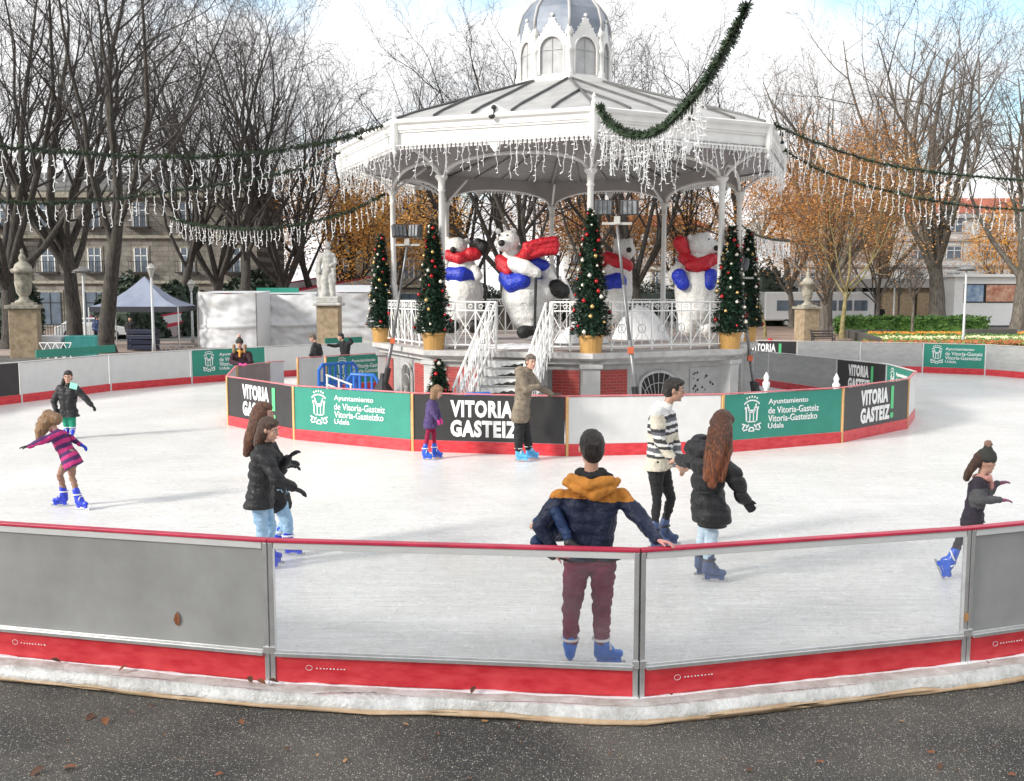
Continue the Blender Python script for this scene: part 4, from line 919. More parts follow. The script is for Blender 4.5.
# ------------------------------------------------------------------ buildings
def facade(name, label, x0, x1, y, h, floors, nwin, wallm, ground=True, roof=None, dep=10, wh=2.0, ww=1.1, balc=True, winm=None, frame=None):
    B = thing(name, label, 'building', (x0, y, GZ-.1)); 
    m = MB(); m.box(((x0+x1)/2, y+dep/2, h/2+GZ-.1), (x1-x0, dep, h)); m.build('wall', wallm, B)
    m = MB(); fh = h/floors
    for f in range(1, floors): m.box(((x0+x1)/2, y-.1, f*fh), (x1-x0, .3, .25))
    m.box(((x0+x1)/2, y-.15, h-.3), (x1-x0+.4, .6, .5)); m.build('cornice', frame or M_stone, B)
    for f in range(floors):
        for i in range(nwin):
            cx = x0+(x1-x0)*(i+.5)/nwin; z0 = f*fh+(.2 if f == 0 else .9)
            hh = wh if f else fh*.72; w_ = ww if f else ww*1.7
            m = MB(); m.box((cx, y+.02, z0+hh/2), (w_+.36, .16, hh+.36)); o = m.build('window', frame or M_stone, B)
            m = MB(); m.box((cx, y-.07, z0+hh/2), (w_, .04, hh)); m.build('pane', winm or M_glass, o)
            m = MB(); m.box((cx, y-.1, z0+hh/2), (.07, .04, hh)); m.box((cx-w_/2, y-.1, z0+hh/2), (.09, .04, hh)); m.box((cx+w_/2, y-.1, z0+hh/2), (.09, .04, hh)); m.box((cx, y-.1, z0+hh*.68), (w_, .04, .07)); m.build('frame', M_white if f else M_dark, o)
            if balc and f:
                m = MB(); m.box((cx, y-.3, z0-.1), (w_+.8, .6, .12))
                for k in range(9): m.box((cx-(w_+.7)/2+(w_+.7)*k/8, y-.57, z0+.4), (.03, .03, .9))
                m.box((cx, y-.57, z0+.86), (w_+.75, .05, .05)); m.build('balcony', M_blk, B)
    if roof:
        m = MB(); v = [(x0-.4, y-.5, h), (x1+.4, y-.5, h), (x1+.4, y+dep, h), (x0-.4, y+dep, h), (x0+2, y+dep*.5, h+2.2), (x1-2, y+dep*.5, h+2.2)]
        m.add(v, [(0, 1, 5, 4), (1, 2, 5), (2, 3, 4, 5), (3, 0, 4)]); m.build('roof', roof, B)
    return B
M_sw = mat('ashlar facade', (.15, .14, .125), .85, col2=(.29, .27, .24), scale=1.2, bump=.5, bscale=3)
def ashlar(m, f=.62):
    t = m.node_tree; p = t.nodes['Principled BSDF']; src = p.inputs['Base Color'].links[0].from_socket
    c = N(t, 'ShaderNodeTexCoord'); sx = N(t, 'ShaderNodeSeparateXYZ'); cx = N(t, 'ShaderNodeCombineXYZ'); b = N(t, 'ShaderNodeTexBrick')
    t.links.new(c.outputs['Object'], sx.inputs[0]); t.links.new(sx.outputs[0], cx.inputs[0]); t.links.new(sx.outputs[2], cx.inputs[1]); t.links.new(cx.outputs[0], b.inputs['Vector'])
    b.inputs['Scale'].default_value = 1; b.inputs['Brick Width'].default_value = .9; b.inputs['Row Height'].default_value = .42; b.inputs['Mortar Size'].default_value = .018
    b.inputs['Color1'].default_value = (1, 1, 1, 1); b.inputs['Color2'].default_value = (.7, .68, .66, 1); b.inputs['Mortar'].default_value = (f, f, f, 1)
    mu = N(t, 'ShaderNodeMixRGB'); mu.blend_type = 'MULTIPLY'; mu.inputs[0].default_value = 1; t.links.new(src, mu.inputs[1]); t.links.new(b.outputs[0], mu.inputs[2]); t.links.new(mu.outputs[0], p.inputs['Base Color'])
ashlar(M_sw, .35); M_slate = mat('slate roof', (.14, .135, .13), .7, var=.3)
M_tile = mat('red roof tile', (.35, .10, .06), .8, var=.2)
facade('stone_house', 'grey stone house with tall balcony windows behind the trees on the left', -58, -22, 84, 11.6, 3, 9, M_sw, roof=M_slate)
facade('stone_house', 'second stone house seen between trunks above the white stalls', -20.5, -6, 108, 11, 3, 4, M_sw, roof=M_slate, balc=False)
M_wf = mat('white facade', (.52, .52, .51), .7, col2=(.66, .66, .65), scale=.6)
facade('white_building', 'long pale building with grey bands and red roof behind the trees on the right', 32, 78, 112, 12, 4, 11, M_wf, roof=M_tile, balc=False, frame=M_kpil, wh=1.3, ww=1.7)
facade('far_building', 'distant pale apartment block behind the right side of the bandstand', 8, 30, 150, 13, 4, 7, M_wf, roof=M_tile, balc=True, frame=M_stone)
# passage: canopy with stone pillars in front of white building
B = thing('covered_passage', 'low flat roofed passage with ochre pillars behind the hedge', 'passage', gpx(880, 98))
q0, q1 = gpx(800, 98), gpx(975, 98); m = MB(); m.box(((q0.x+q1.x)/2, 100, 3.9), (q1.x-q0.x, 6, .9)); m.build('roof', mat('grey concrete', (.30, .29, .28), .8, var=.15), B)
m = MB(); m.box(((q0.x+q1.x)/2, 103, 1.7), (q1.x-q0.x, .2, 3.5)); m.build('glass_front', M_glass, B)
for u in (802, 818, 838, 858, 890, 905, 925, 950, 973):
    q = gpx(u, 97.5); m = MB(); m.box((q.x, 97.8, 1.7), (1.6 if 880 < u < 930 else .6, .6, 3.6)); m.build('pillar', M_ostone if 880 < u < 930 else M_wf, B)
B = thing('poster_kiosk', 'white kiosk with a blue and orange picture window right of the huge tree', 'kiosk', gpx(990, 88))
q = gpx(988, 88); m = MB(); m.box((q.x, 89.5, 2.2), (6.4, 3, 4.4)); m.build('wall', M_white, B); m = MB(); m.box((q.x, 89.4, 4.5), (7.0, 3.6, .25)); m.build('roof', M_white, B)
m = MB(); m.box((q.x+.1, 87.97, 2.9), (4.9, .05, 1.7)); m.build('window_frame', M_dark, B)
m = MB(); m.box((q.x-1.35, 87.93, 2.9), (1.5, .04, 1.5)); m.build('blue_picture', mat('blue picture', (.05, .14, .32), .3, col2=(.45, .55, .65), scale=1.5), B)
m = MB(); m.box((q.x+1.0, 87.93, 2.9), (2.7, .04, 1.5)); m.build('orange_picture', mat('orange picture', (.35, .08, .03), .3, col2=(.70, .45, .32), scale=2.2), B)
# bus
def vehicle(name, label, cat, loc, rz, L_, Wd, H_, body, bus=False, group=None):
    V = thing(name, label, cat, loc, rz, group, local=True); m = MB()
    if bus: m.box((0, 0, H_/2+.3), (L_, Wd, H_-.5)); m.build('body', body, V, bevel=.15)
    else:
        pr = [(-L_/2, .3), (-L_/2, .85), (-L_/2+.3, .95), (-L_*.28, 1.42), (L_*.12, 1.45), (L_*.27, .98), (L_/2-.15, .82), (L_/2, .6), (L_/2, .3)]
        k = len(pr); vs = [(x, -Wd/2+(.12 if z > 1.2 else 0), z) for x, z in pr]+[(x, Wd/2-(.12 if z > 1.2 else 0), z) for x, z in pr]
        m.add(vs, [tuple(range(k)), tuple(range(2*k-1, k-1, -1))]+[(i, k+i, k+(i+1) % k, (i+1) % k) for i in range(k)]); m.build('body', body, V, bevel=.05)
    if bus:
        for s_ in (-1, 1):
            for i in range(6): m = MB(); m.box((-L_/2+1+(L_-1.6)*(i+.5)/6, s_*(Wd/2+.01), H_*.62), ((L_-2)/6-.12, .03, H_*.3)); m.build('window', M_glass, V)
        m = MB(); m.box((L_/2+.01, 0, H_*.6), (.03, Wd*.85, H_*.4)); m.build('windscreen', M_glass, V)
    else:
        for s_ in (-1, 1):
            m = MB(); v = [(-L_*.27, .96), (-L_*.22, 1.34), (L_*.09, 1.36), (L_*.2, 1.0)]; m.add([(x, s_*(Wd/2-.05 if z < 1.2 else Wd/2-.08)+s_*.02, z) for x, z in v], [(0, 1, 2, 3)]); m.build('side_window', M_glass, V)
        m = MB(); m.add([(-L_/2+.27, -Wd*.4, .98), (-L_/2+.27, Wd*.4, .98), (-L_*.285, Wd*.36, 1.38), (-L_*.285, -Wd*.36, 1.38)], [(0, 1, 2, 3)]); m.build('rear_window', M_glass, V)
        for s_ in (-1, 1): m = MB(); m.box((-L_/2-.01, s_*Wd*.38, .78), (.03, .28, .16)); m.build('tail_light', M_red, V)
    for sx in (-1, 1):
        for s_ in (-1, 1):
            m = MB(); m.tube([(sx*L_*.3, s_*(Wd/2-.2), .34), (sx*L_*.3, s_*(Wd/2+.02), .34)], .34, 14); w_ = m.build('wheel', M_dark, V); m = MB(); m.tube([(sx*L_*.3, s_*(Wd/2-.02), .34), (sx*L_*.3, s_*(Wd/2+.03), .34)], .2, 10); m.build('rim', M_alu, w_)
    return V
M_car = mat('white car paint', (.62, .63, .64), .25, var=.03, coat=.5); M_carg = mat('silver car paint', (.36, .37, .38), .25, var=.03, coat=.5)
GV = 'cars parked behind the park trees'
vehicle('parked_car', 'white car between the two big left tree trunks', 'car', gpx(93, 64), .3, 4.4, 1.8, 1.5, M_car, group=GV)
vehicle('parked_car', 'silver car partly behind the blue tent, right of the thick trunk', 'car', gpx(124, 66), .2, 4.4, 1.8, 1.5, M_carg, group=GV)
vehicle('parked_car', 'white car low behind the thick trunk at the tent edge', 'car', gpx(112, 69), 2.9, 4.4, 1.8, 1.5, M_car, group=GV)
vehicle('city_bus', 'white bus with dark windows behind the right ochre pedestal', 'bus', gpx(815, 89), 0, 10, 2.5, 3.1, M_car, bus=True)
vehicle('city_bus', 'second white bus left of the yellow barked tree', 'bus', gpx(775, 92), 0, 7, 2.5, 3.0, M_car, bus=True)
# ------------------------------------------------------------------ monuments
def urn(loc, s, label, ped):
    U = thing('stone_urn', label, 'stone urn', loc, .3, 'stone urns on ochre pedestals', local=True)
    m = MB(); m.box((0, 0, 1.2*s), (1.25*s, 1.25*s, 2.4*s)); m.build('pedestal', M_ostone, U, bevel=.03); 
    m = MB(); m.box((0, 0, 2.46*s), (1.5*s, 1.5*s, .18*s)); m.box((0, 0, 2.6*s), (1.0*s, 1.0*s, .12*s)); m.build('cornice', M_stone, U, bevel=.02)
    m = MB(); m.lathe([(r_*s, z*s) for r_, z in [(.42, 2.65), (.42, 2.72), (.25, 2.8), (.2, 2.95), (.34, 3.15), (.40, 3.6), (.38, 4.05), (.52, 4.1), (.56, 4.25), (.40, 4.32), (.34, 4.5), (.22, 4.6), (.12, 4.66), (.17, 4.8), (.12, 4.95), (.05, 5.05), (.09, 5.15), (.01, 5.25)]], n=14); m.build('urn', M_stone, U, smooth=True)
q = gpx(27, 46); urn(q, .98, 'big stone urn on an ochre pedestal at the left photo edge', True)
q = gpx(806, 60.6); urn(q, .87, 'stone urn on an ochre pedestal beside the brown path on the right', True)
# statue of a robed figure on a pedestal
q = gpx(330, 52); ST = thing('statue', 'weathered white statue of a crowned robed figure on a stone pedestal', 'statue', q, 0)
m = MB(); m.box(q+Vector((0, 0, 1.2)), (1.15, 1.15, 2.4)); m.build('pedestal', M_ostone, ST, bevel=.03)
m = MB(); m.box(q+Vector((0, 0, 2.46)), (1.5, 1.5, .16)); m.box(q+Vector((0, 0, 2.7)), (1.2, 1.2, .34)); m.build('cornice', M_statue, ST, bevel=.05)
m = MB(); k = q+Vector((0, 0, 2.8)); V_ = Vector
m.chain([k+V_((-.2, 0, .1)), k+V_((-.17, 0, 1.0)), k+V_((-.12, 0, 1.5))], [.24, .22, .2]); m.chain([k+V_((.22, 0, .1)), k+V_((.17, -.08, .9)), k+V_((.1, 0, 1.5))], [.17, .16, .2])
m.chain([k+V_((0, 0, 1.4)), k+V_((0, 0, 2.0)), k+V_((-.02, 0, 2.3))], [.27, .30, .24]); m.chain([k+V_((-.28, 0, 2.25)), k+V_((.25, 0, 2.25))], [.15, .15])
m.chain([k+V_((-.02, 0, 2.4)), k+V_((0, 0, 2.62))], [.1, .1]); m.ell(k+V_((0, -.02, 2.74)), (.15, .17, .2)); m.lathe([(.15, 0), (.18, .16), (.14, .14)], k+V_((0, 0, 2.84)), 10)
m.chain([k+V_((.28, 0, 2.2)), k+V_((.42, -.1, 1.85)), k+V_((.2, -.32, 1.7))], [.12, .1, .08]); m.chain([k+V_((-.32, 0, 2.2)), k+V_((-.5, .0, 1.85)), k+V_((-.45, -.1, 1.4))], [.13, .12, .09])
m.chain([k+V_((-.45, .12, 2.3)), k+V_((-.58, .12, 1.5)), k+V_((-.42, .12, .4)), k+V_((-.3, .05, .1))], [.12, .16, .2, .2]); m.chain([k+V_((.3, -.2, 1.7)), k+V_((.35, -.1, .8))], [.12, .08])
remeshed(m, 'figure', M_statue, ST, vox=.035, smooth=2, disp=lambda p: .03*noise.noise(p*5))
# lamp posts
M_lamp = mat('lamp post paint', (.48, .49, .50), .5, var=.1)
def lamp(u, y, h, label, kind=0):
    q = gpx(u, y); T = thing('street_lamp', label, 'street lamp', q, 0, 'white lamp posts of the park')
    m = MB(); m.tube([q, q+V_((0, 0, .6)), q+V_((0, 0, h))], [.12, .08, .06], 8); m.build('pole', M_lamp, T, smooth=True)
    m = MB(); 
    if kind == 0: m.tube([q+V_((-.6, 0, h)), q+V_((.6, 0, h))], .04, 5); m.lathe([(.12, -.02), (.5, .06), (.5, .1), (.3, .2), (.02, .3)], q+V_((0, 0, h)), 12)
    else: m.lathe([(.10, 0), (.12, .1), (.22, .38), (.26, .42), (.14, .6), (.04, .68)], q+V_((0, 0, h)), 8)
    m.build('lamp_head', M_gmet if kind == 0 else M_statue, T)
lamp(86, 54, 4.2, 'lamp post with flat head in front of the left tree trunks'); lamp(154, 50, 3.9, 'white lamp post with lantern head in front of the blue tent', 1)
lamp(963, 58, 4.4, 'white lamp post in the flower bed right of the huge tree', 0); lamp(893, 84, 4, 'thin lamp post before the passage pillars', 0); lamp(193, 60, 3.2, 'stone coloured lantern post at the left end of the white stalls', 1)
# canopy tent
q = gpx(147, 55); T = thing('canopy_tent', 'blue grey pop up canopy tent with dark valance by the left trees', 'tent', q, .1, None, local=True)
m = MB(); hw_, z1, z2 = 2.35, 2.3, 4.0; v = [(-hw_, -hw_, z1), (hw_, -hw_, z1), (hw_, hw_, z1), (-hw_, hw_, z1), (0, 0, z2)]
mids = []
for i in range(4):
    a, b = Vector(v[i]), Vector(v[(i+1) % 4]); K = 8
    for j in range(6):
        f0, f1 = j/6, (j+1)/6; sag = lambda f: .28*sin(pi*f)*-1
        A0 = a.lerp(Vector(v[4]), f0)+V_((0, 0, sag(f0))); A1 = a.lerp(Vector(v[4]), f1)+V_((0, 0, sag(f1))); B0 = b.lerp(Vector(v[4]), f0)+V_((0, 0, sag(f0))); B1 = b.lerp(Vector(v[4]), f1)+V_((0, 0, sag(f1)))
        m.add([A0, B0, B1, A1], [(0, 1, 2, 3)])
m.build('canopy', mat('blue grey canvas', (.20, .23, .32), .6, col2=(.30, .33, .42), scale=1), T)
m = MB(); 
for i in range(4): a, b = Vector(v[i]), Vector(v[(i+1) % 4]); m.bar(a-V_((0, 0, .13)), b-V_((0, 0, .13)), .03, .3)
m.build('valance', mat('dark valance', (.03, .03, .04), .6), T)
for i in range(4): m = MB(); m.tube([V_(v[i])*1, V_((v[i][0], v[i][1], 0))], .035, 6); m.build('leg', M_alu, T)
# white tarpaulin stalls
def tarp(u0, u1, y, h, label, seed, roofh=.0):
    a, b = gpx(u0, y), gpx(u1, y); T = thing('tarpaulin_stall', label, 'tarpaulin stall', a, 0, 'white tarpaulin covered stalls')
    m = MB(); nx, nz = 60, 30; L_ = b.x-a.x; vs = []
    for i in range(nx+1):
        for j in range(nz+1):
            x = a.x+L_*i/nx; z = a.z+h*j/nz*(1-.05*sin(pi*i/nx)); dy = .05*noise.noise(V_((x*3.1+z*2, z*4.2, seed+9)))+.15*noise.noise(V_((x*.5, z*.8, seed)))+.10*noise.noise(V_((x*1.7+z*1.2, z*2.2, seed+3)))-(.10 if j in (12,) else 0)
            vs.append((x, y+dy, z))
    m.add(vs, [(i*(nz+1)+j, (i+1)*(nz+1)+j, (i+1)*(nz+1)+j+1, i*(nz+1)+j+1) for i in range(nx) for j in range(nz)])
    m.build('front_sheet', M_tarp, T, smooth=True)
    m = MB(); zt = a.z+h*.97; m.add([(a.x, y, zt), (b.x, y, zt), (b.x, y+3, zt+.12+roofh), (a.x, y+3, zt+.12+roofh)], [(0, 1, 2, 3)]); m.add([(a.x, y, a.z), (a.x, y, zt), (a.x, y+3, zt+.12+roofh), (a.x, y+3, a.z)], [(0, 1, 2, 3)]); m.add([(b.x, y, a.z), (b.x, y, zt), (b.x, y+3, zt+.12+roofh), (b.x, y+3, a.z)], [(3, 2, 1, 0)]); m.build('cover', M_tarp, T)
    for x in (a.x, b.x): m = MB(); m.tube([(x, y-.15, a.z), (x, y-.15, zt)], .035, 6); m.build('pole', M_gmet, T)
tarp(200, 258, 53, 3.15, 'white tarpaulin stall at the left, with a flat creased front', 1)
tarp(259, 318, 56, 3.1, 'white tarpaulin stall with a sagging sheet left of the statue', 2)
tarp(319, 392, 55, 3.2, 'white tarpaulin stall right of the statue pedestal', 3, .3)
m = MB(); a, b = gpx(258, 58), gpx(300, 58); m.box(((a.x+b.x)/2, 58, 2.75), (b.x-a.x, .05, 1.0)); tag(recenter(m.build('green_banner', M_green)), 'green banner showing above the sagging white tarpaulin', 'banner')
# toboggan slope
m = MB(); A, B = gpx(150, 66), gpx(395, 92)
T = thing('sledging_ramp', 'long pinkish sledging ramp with red edged side boards rising behind the stalls', 'ramp', A)
dd = (B-A); t2 = dd.normalized(); n2 = V_((t2.y, -t2.x, 0)); zz = V_((0, 0, 1)); up0, up1 = .4, 4.0
m = MB(); P_ = [A+zz*up0, B+zz*up1, B+zz*up1-n2*6, A+zz*up0-n2*6]; m.add(P_, [(0, 1, 2, 3)]); m.add([A, B, B+zz*up1, A+zz*up0], [(0, 1, 2, 3)]); m.build('deck', mat('pinkish ramp deck', (.36, .25, .26), .7, col2=(.46, .40, .41), scale=.5), T)
for o_, z_ in ((0, 0), (-6, 0)):
    m = MB(); m.bar(A+n2*o_+zz*(up0+.45), B+n2*o_+zz*(up1+.45), .06, .9); m.build('side_board', M_tarp, T); m = MB(); m.bar(A+n2*(o_+.05)+zz*(up0+.2), B+n2*(o_+.05)+zz*(up1+.2), .06, .25); m.bar(A+n2*(o_)+zz*(up0+.95), B+n2*(o_)+zz*(up1+.95), .08, .12); m.build('red_stripe', M_redtop, T)
# low objects at left: teal box cloth, fences, crates
def netfence(u0, u1, y, h, label, mt):
    a, b = gpx(u0, y), gpx(u1, y); m = MB(); n_ = max(2, int((b.x-a.x)/.35))
    for i in range(n_):
        x0 = a.x+(b.x-a.x)*i/n_; x1 = a.x+(b.x-a.x)*(i+1)/n_; m.bar((x0, y, a.z), (x1, y, a.z+h), .03); m.bar((x0, y, a.z+h), (x1, y, a.z), .03)
    m.bar((a.x, y, a.z+h), (b.x, y, b.z+h), .04); tag(recenter(m.build('lattice_fence', mt)), label, 'fence', 'low lattice fences along the far panels')
netfence(40, 72, 45, .75, 'low white lattice fence right of the left urn', M_white); netfence(160, 195, 42.5, .75, 'low dark lattice fence below the blue tent', M_gmet); netfence(196, 300, 41.5, .7, 'long low dark lattice fence in front of the white stalls', M_gmet)
m = MB(); a = gpx(66, 47); m.box(a+V_((-.9, 0, .5)), (1.8, 1, 1.0)); m.box(a+V_((.75, .1, .5)), (1.4, 1, .98), .3, 1); tag(recenter(m.build('covered_table', [M_tarp, mat('teal cloth', (.03, .27, .25), .6, col2=(.10, .42, .38), scale=2)], bevel=.04)), 'table draped in white and teal cloth behind the left far panels', 'covered table')
m = MB(); a = gpx(48, 58)
for i in range(26): m.box(a+V_((i*.17-2, 0, .6)), (.03, .03, 1.2))
m.box(a+V_((.1, 0, 1.15)), (4.4, .05, .05)); m.box(a+V_((.1, 0, .15)), (4.4, .05, .05)); tag(recenter(m.build('iron_fence', M_blk)), 'black iron railing between the left urn and the tree', 'fence')
m = MB(); a = gpx(144, 52); 
for i in range(4): m.box(a+V_((0, 0, .15+i*.28)), (1.5, .9, .24), .12*sin(i*2))
tag(recenter(m.build('crate_stack', mat('navy crate', (.008, .012, .035), .5), bevel=.03)), 'stack of flat navy crates under the blue tent', 'crate stack')
def ban(u0, u1, v, label, y=None):
    a, b = G(u0, v, 1.1), G(u1, v, 1.1)
    return a, b
# strips of green banner just outside the far left panels
for (u0, v0, u1, v1, lab) in ((36, 356.5, 115, 350.5, 'long green banner strip behind the far left white panels'), (325, 343.2, 362, 341.6, 'short green banner strip below the statue pedestal')):
    a, b = G(u0, v0, 1.1), G(u1, v1, 1.1); a, b = a*1.015, b*1.015; a.z = b.z = 1.14; m = MB(); m.bar(a, b, .03, .24); tag(recenter(m.build('banner_strip', M_green)), lab, 'banner')
# benches right
for u, y, lab in ((822, 56, 'black curled iron bench beside the right ochre pedestal'),):
    q = gpx(u, y); T = thing('iron_bench', lab, 'bench', q)
    for s_ in (-.6, .6):
        m = MB(); m.tube([q+V_((s_, -.5, 0)), q+V_((s_, -.35, .42)), q+V_((s_, .0, .4)), q+V_((s_, .15, .9)), q+V_((s_, .3, .95))], .04, 6); m.tube([q+V_((s_, .1, 0)), q+V_((s_, 0, .4))], .04, 6); m.tube([q+V_((s_, -.35, .42)), q+V_((s_, -.4, .62)), q+V_((s_, -.1, .66)), q+V_((s_, .1, .62))], .03, 6); m.build('frame', M_blk, T)
    m = MB(); 
    for i in range(4): m.box(q+V_((0, -.35+.12*i, .44)), (1.3, .08, .03))
    m.build('seat', M_twig, T); m = MB()
    for i in range(3): m.box(q+V_((0, .05+.05*i, .55+.15*i)), (1.3, .03, .1))
    m.build('backrest', M_twig, T)
# ------------------------------------------------------------------ people
def cloth(name, c, var=.15, scale=9, bump=.5, bscale=40, rough=.8, **k): return mat(name, c, rough, var=var, scale=scale, bump=bump, bscale=bscale, spec=.3, **k)
M_skin = mat('skin', (.52, .30, .22), .5, var=.08, scale=8); M_skin2 = mat('skin tan', (.42, .24, .17), .5, var=.08, scale=8)
M_hand = mat('cold pink skin', (.58, .27, .24), .5, var=.1, scale=12)
def hairmat(name, a, b): return mat(name, a, .4, col2=b, scale=16, stretch=(4, 4, .3), bump=1, bscale=34)
H_dark = hairmat('black hair', (.008, .006, .006), (.03, .022, .018)); H_brown = hairmat('chestnut hair', (.022, .008, .005), (.15, .05, .022)); H_blond = hairmat('dark blond hair', (.12, .065, .03), (.34, .20, .10)); H_mid = hairmat('brown hair', (.03, .014, .009), (.10, .05, .03))
H_aub = hairmat('auburn hair', (.07, .020, .009), (.34, .105, .035)); H_blond2 = hairmat('blond streak hair', (.22, .12, .06), (.46, .29, .16))
H_chest = hairmat('long chestnut hair', (.025, .010, .006), (.19, .07, .035))
H_gray = hairmat('greying brown hair', (.06, .045, .035), (.20, .16, .13))
C_blk = cloth('black quilted nylon', (.018, .018, .02), rough=.5); C_blk2 = cloth('black cloth', (.02, .02, .022)); C_navy = cloth('navy nylon', (.012, .018, .045), rough=.5); C_navyb = cloth('child blue nylon', (.015, .035, .10), rough=.5)
C_och = cloth('ochre yoke', (.50, .20, .035)); C_bur = cloth('burgundy trousers', (.17, .018, .055), bscale=90); C_jean = cloth('light blue jeans', (.22, .38, .56), col2=(.36, .52, .68), bscale=90); C_jean2 = cloth('pale washed jeans', (.38, .52, .64), col2=(.60, .68, .74), scale=5, bscale=90)
C_cream = cloth('cream fleece', (.60, .55, .45)); C_ivory = cloth('ivory fleece', (.68, .68, .66)); C_gr = cloth('grey fleece', (.14, .14, .16)); C_beige = cloth('beige quilted coat', (.11, .085, .062), col2=(.25, .205, .155), rough=.6)
C_pink = cloth('magenta stripe', (.42, .03, .15)); C_purp = cloth('dark purple stripe', (.06, .02, .09)); C_tan = cloth('tan tights', (.27, .16, .12)); C_green = cloth('green trousers', (.02, .25, .16)); C_vio = cloth('violet print jacket', (.05, .022, .10), col2=(.09, .07, .17), scale=20)
C_redl = cloth('crimson leggings', (.26, .01, .05)); C_sk = cloth('charcoal purple knit', (.035, .028, .04)); C_grs = cloth('grey marl', (.09, .09, .095)); C_pk = cloth('pink scarf', (.56, .28, .24), scale=20); C_org = cloth('orange scarf', (.60, .27, .05)); C_beanie = cloth('grey knit hat', (.055, .055, .05), bscale=120, bump=1)
C_glp = cloth('mauve glove', (.24, .08, .14)); C_glpk = cloth('hot pink glove', (.75, .05, .30)); C_glroy = cloth('royal blue glove', (.015, .05, .42)); C_white = cloth('white strap', (.7, .7, .7))
B_blue = mat('skate shell blue', (.01, .09, .55), .3, var=.1, coat=.2); B_light = mat('skate shell light blue', (.08, .38, .72), .35, var=.2, coat=.2); B_mid = mat('skate shell mid blue', (.01, .15, .60), .35, var=.15, coat=.2); B_slate = mat('skate shell slate', (.05, .08, .18), .35, var=.2); B_royal = mat('skate shell royal', (.015, .04, .50), .3, var=.1)
M_blade = mat('skate blade steel', (.5, .5, .52), .25, metal=.9)
M_eye = mat('eye white', (.42, .38, .36), .5); M_iris = mat('iris', (.02, .012, .01), .2); M_lip = mat('lips', (.42, .12, .11), .5)
UPV = Vector((0, 0, 1))
def frame(az, pitch):
    F_ = Vector((cos(az)*cos(pitch), sin(az)*cos(pitch), sin(pitch))); Rt = F_.cross(UPV).normalized(); U = Rt.cross(F_).normalized(); return F_, Rt, U
def rotm(F_, Rt, U): return Matrix((Rt, F_, U)).transposed()
def hand(m, w_, d, pn, s, side=1, curl=.5, fr=.0095, grow=0, splay=.12):
    """palm + four unequal bent fingers + thumb; d: hand direction, pn: palm normal (palm faces it), side: +1 thumb on d x pn side"""
    d = d.normalized(); pn = (pn-d*pn.dot(d)).normalized(); lat = d.cross(pn)*side
    for k in (-1.5, -.5, .5, 1.5):
        m.cap(w_+lat*k*.010*s, w_+d*.088*s+lat*k*.021*s, (.019+grow)*s, (.0135+grow)*s, 8)
    for k, ln in ((1.5, .072), (.5, .084), (-.5, .078), (-1.5, .060)):
        b = w_+d*.088*s+lat*k*.021*s; dd = (d+lat*k*splay*.5).normalized(); p = b; a = 0
        for j, fl in enumerate((.45, .32, .23)):
            a += curl*(.6 if j == 0 else .9); q = p+(dd*cos(a)+pn*sin(a))*ln*s*fl*1.05; m.cap(p, q, (fr+grow)*s*(1-.08*j), (fr+grow)*s*(.92-.08*j), 8); p = q
    b = w_+d*.03*s+lat*.026*s; t = (d*.65+lat*.7+pn*.25).normalized(); q = b+t*.038*s; t2 = (d*.85+lat*.25+pn*.35).normalized(); q2 = q+t2*.030*s; q3 = q2+(t2+pn*.3).normalized()*.022*s
    m.cap(b, q, (.015+grow)*s, (.012+grow)*s, 8); m.cap(q, q2, (.012+grow)*s, (.0105+grow)*s, 8); m.cap(q2, q3, (.0105+grow)*s, (.009+grow)*s, 8)
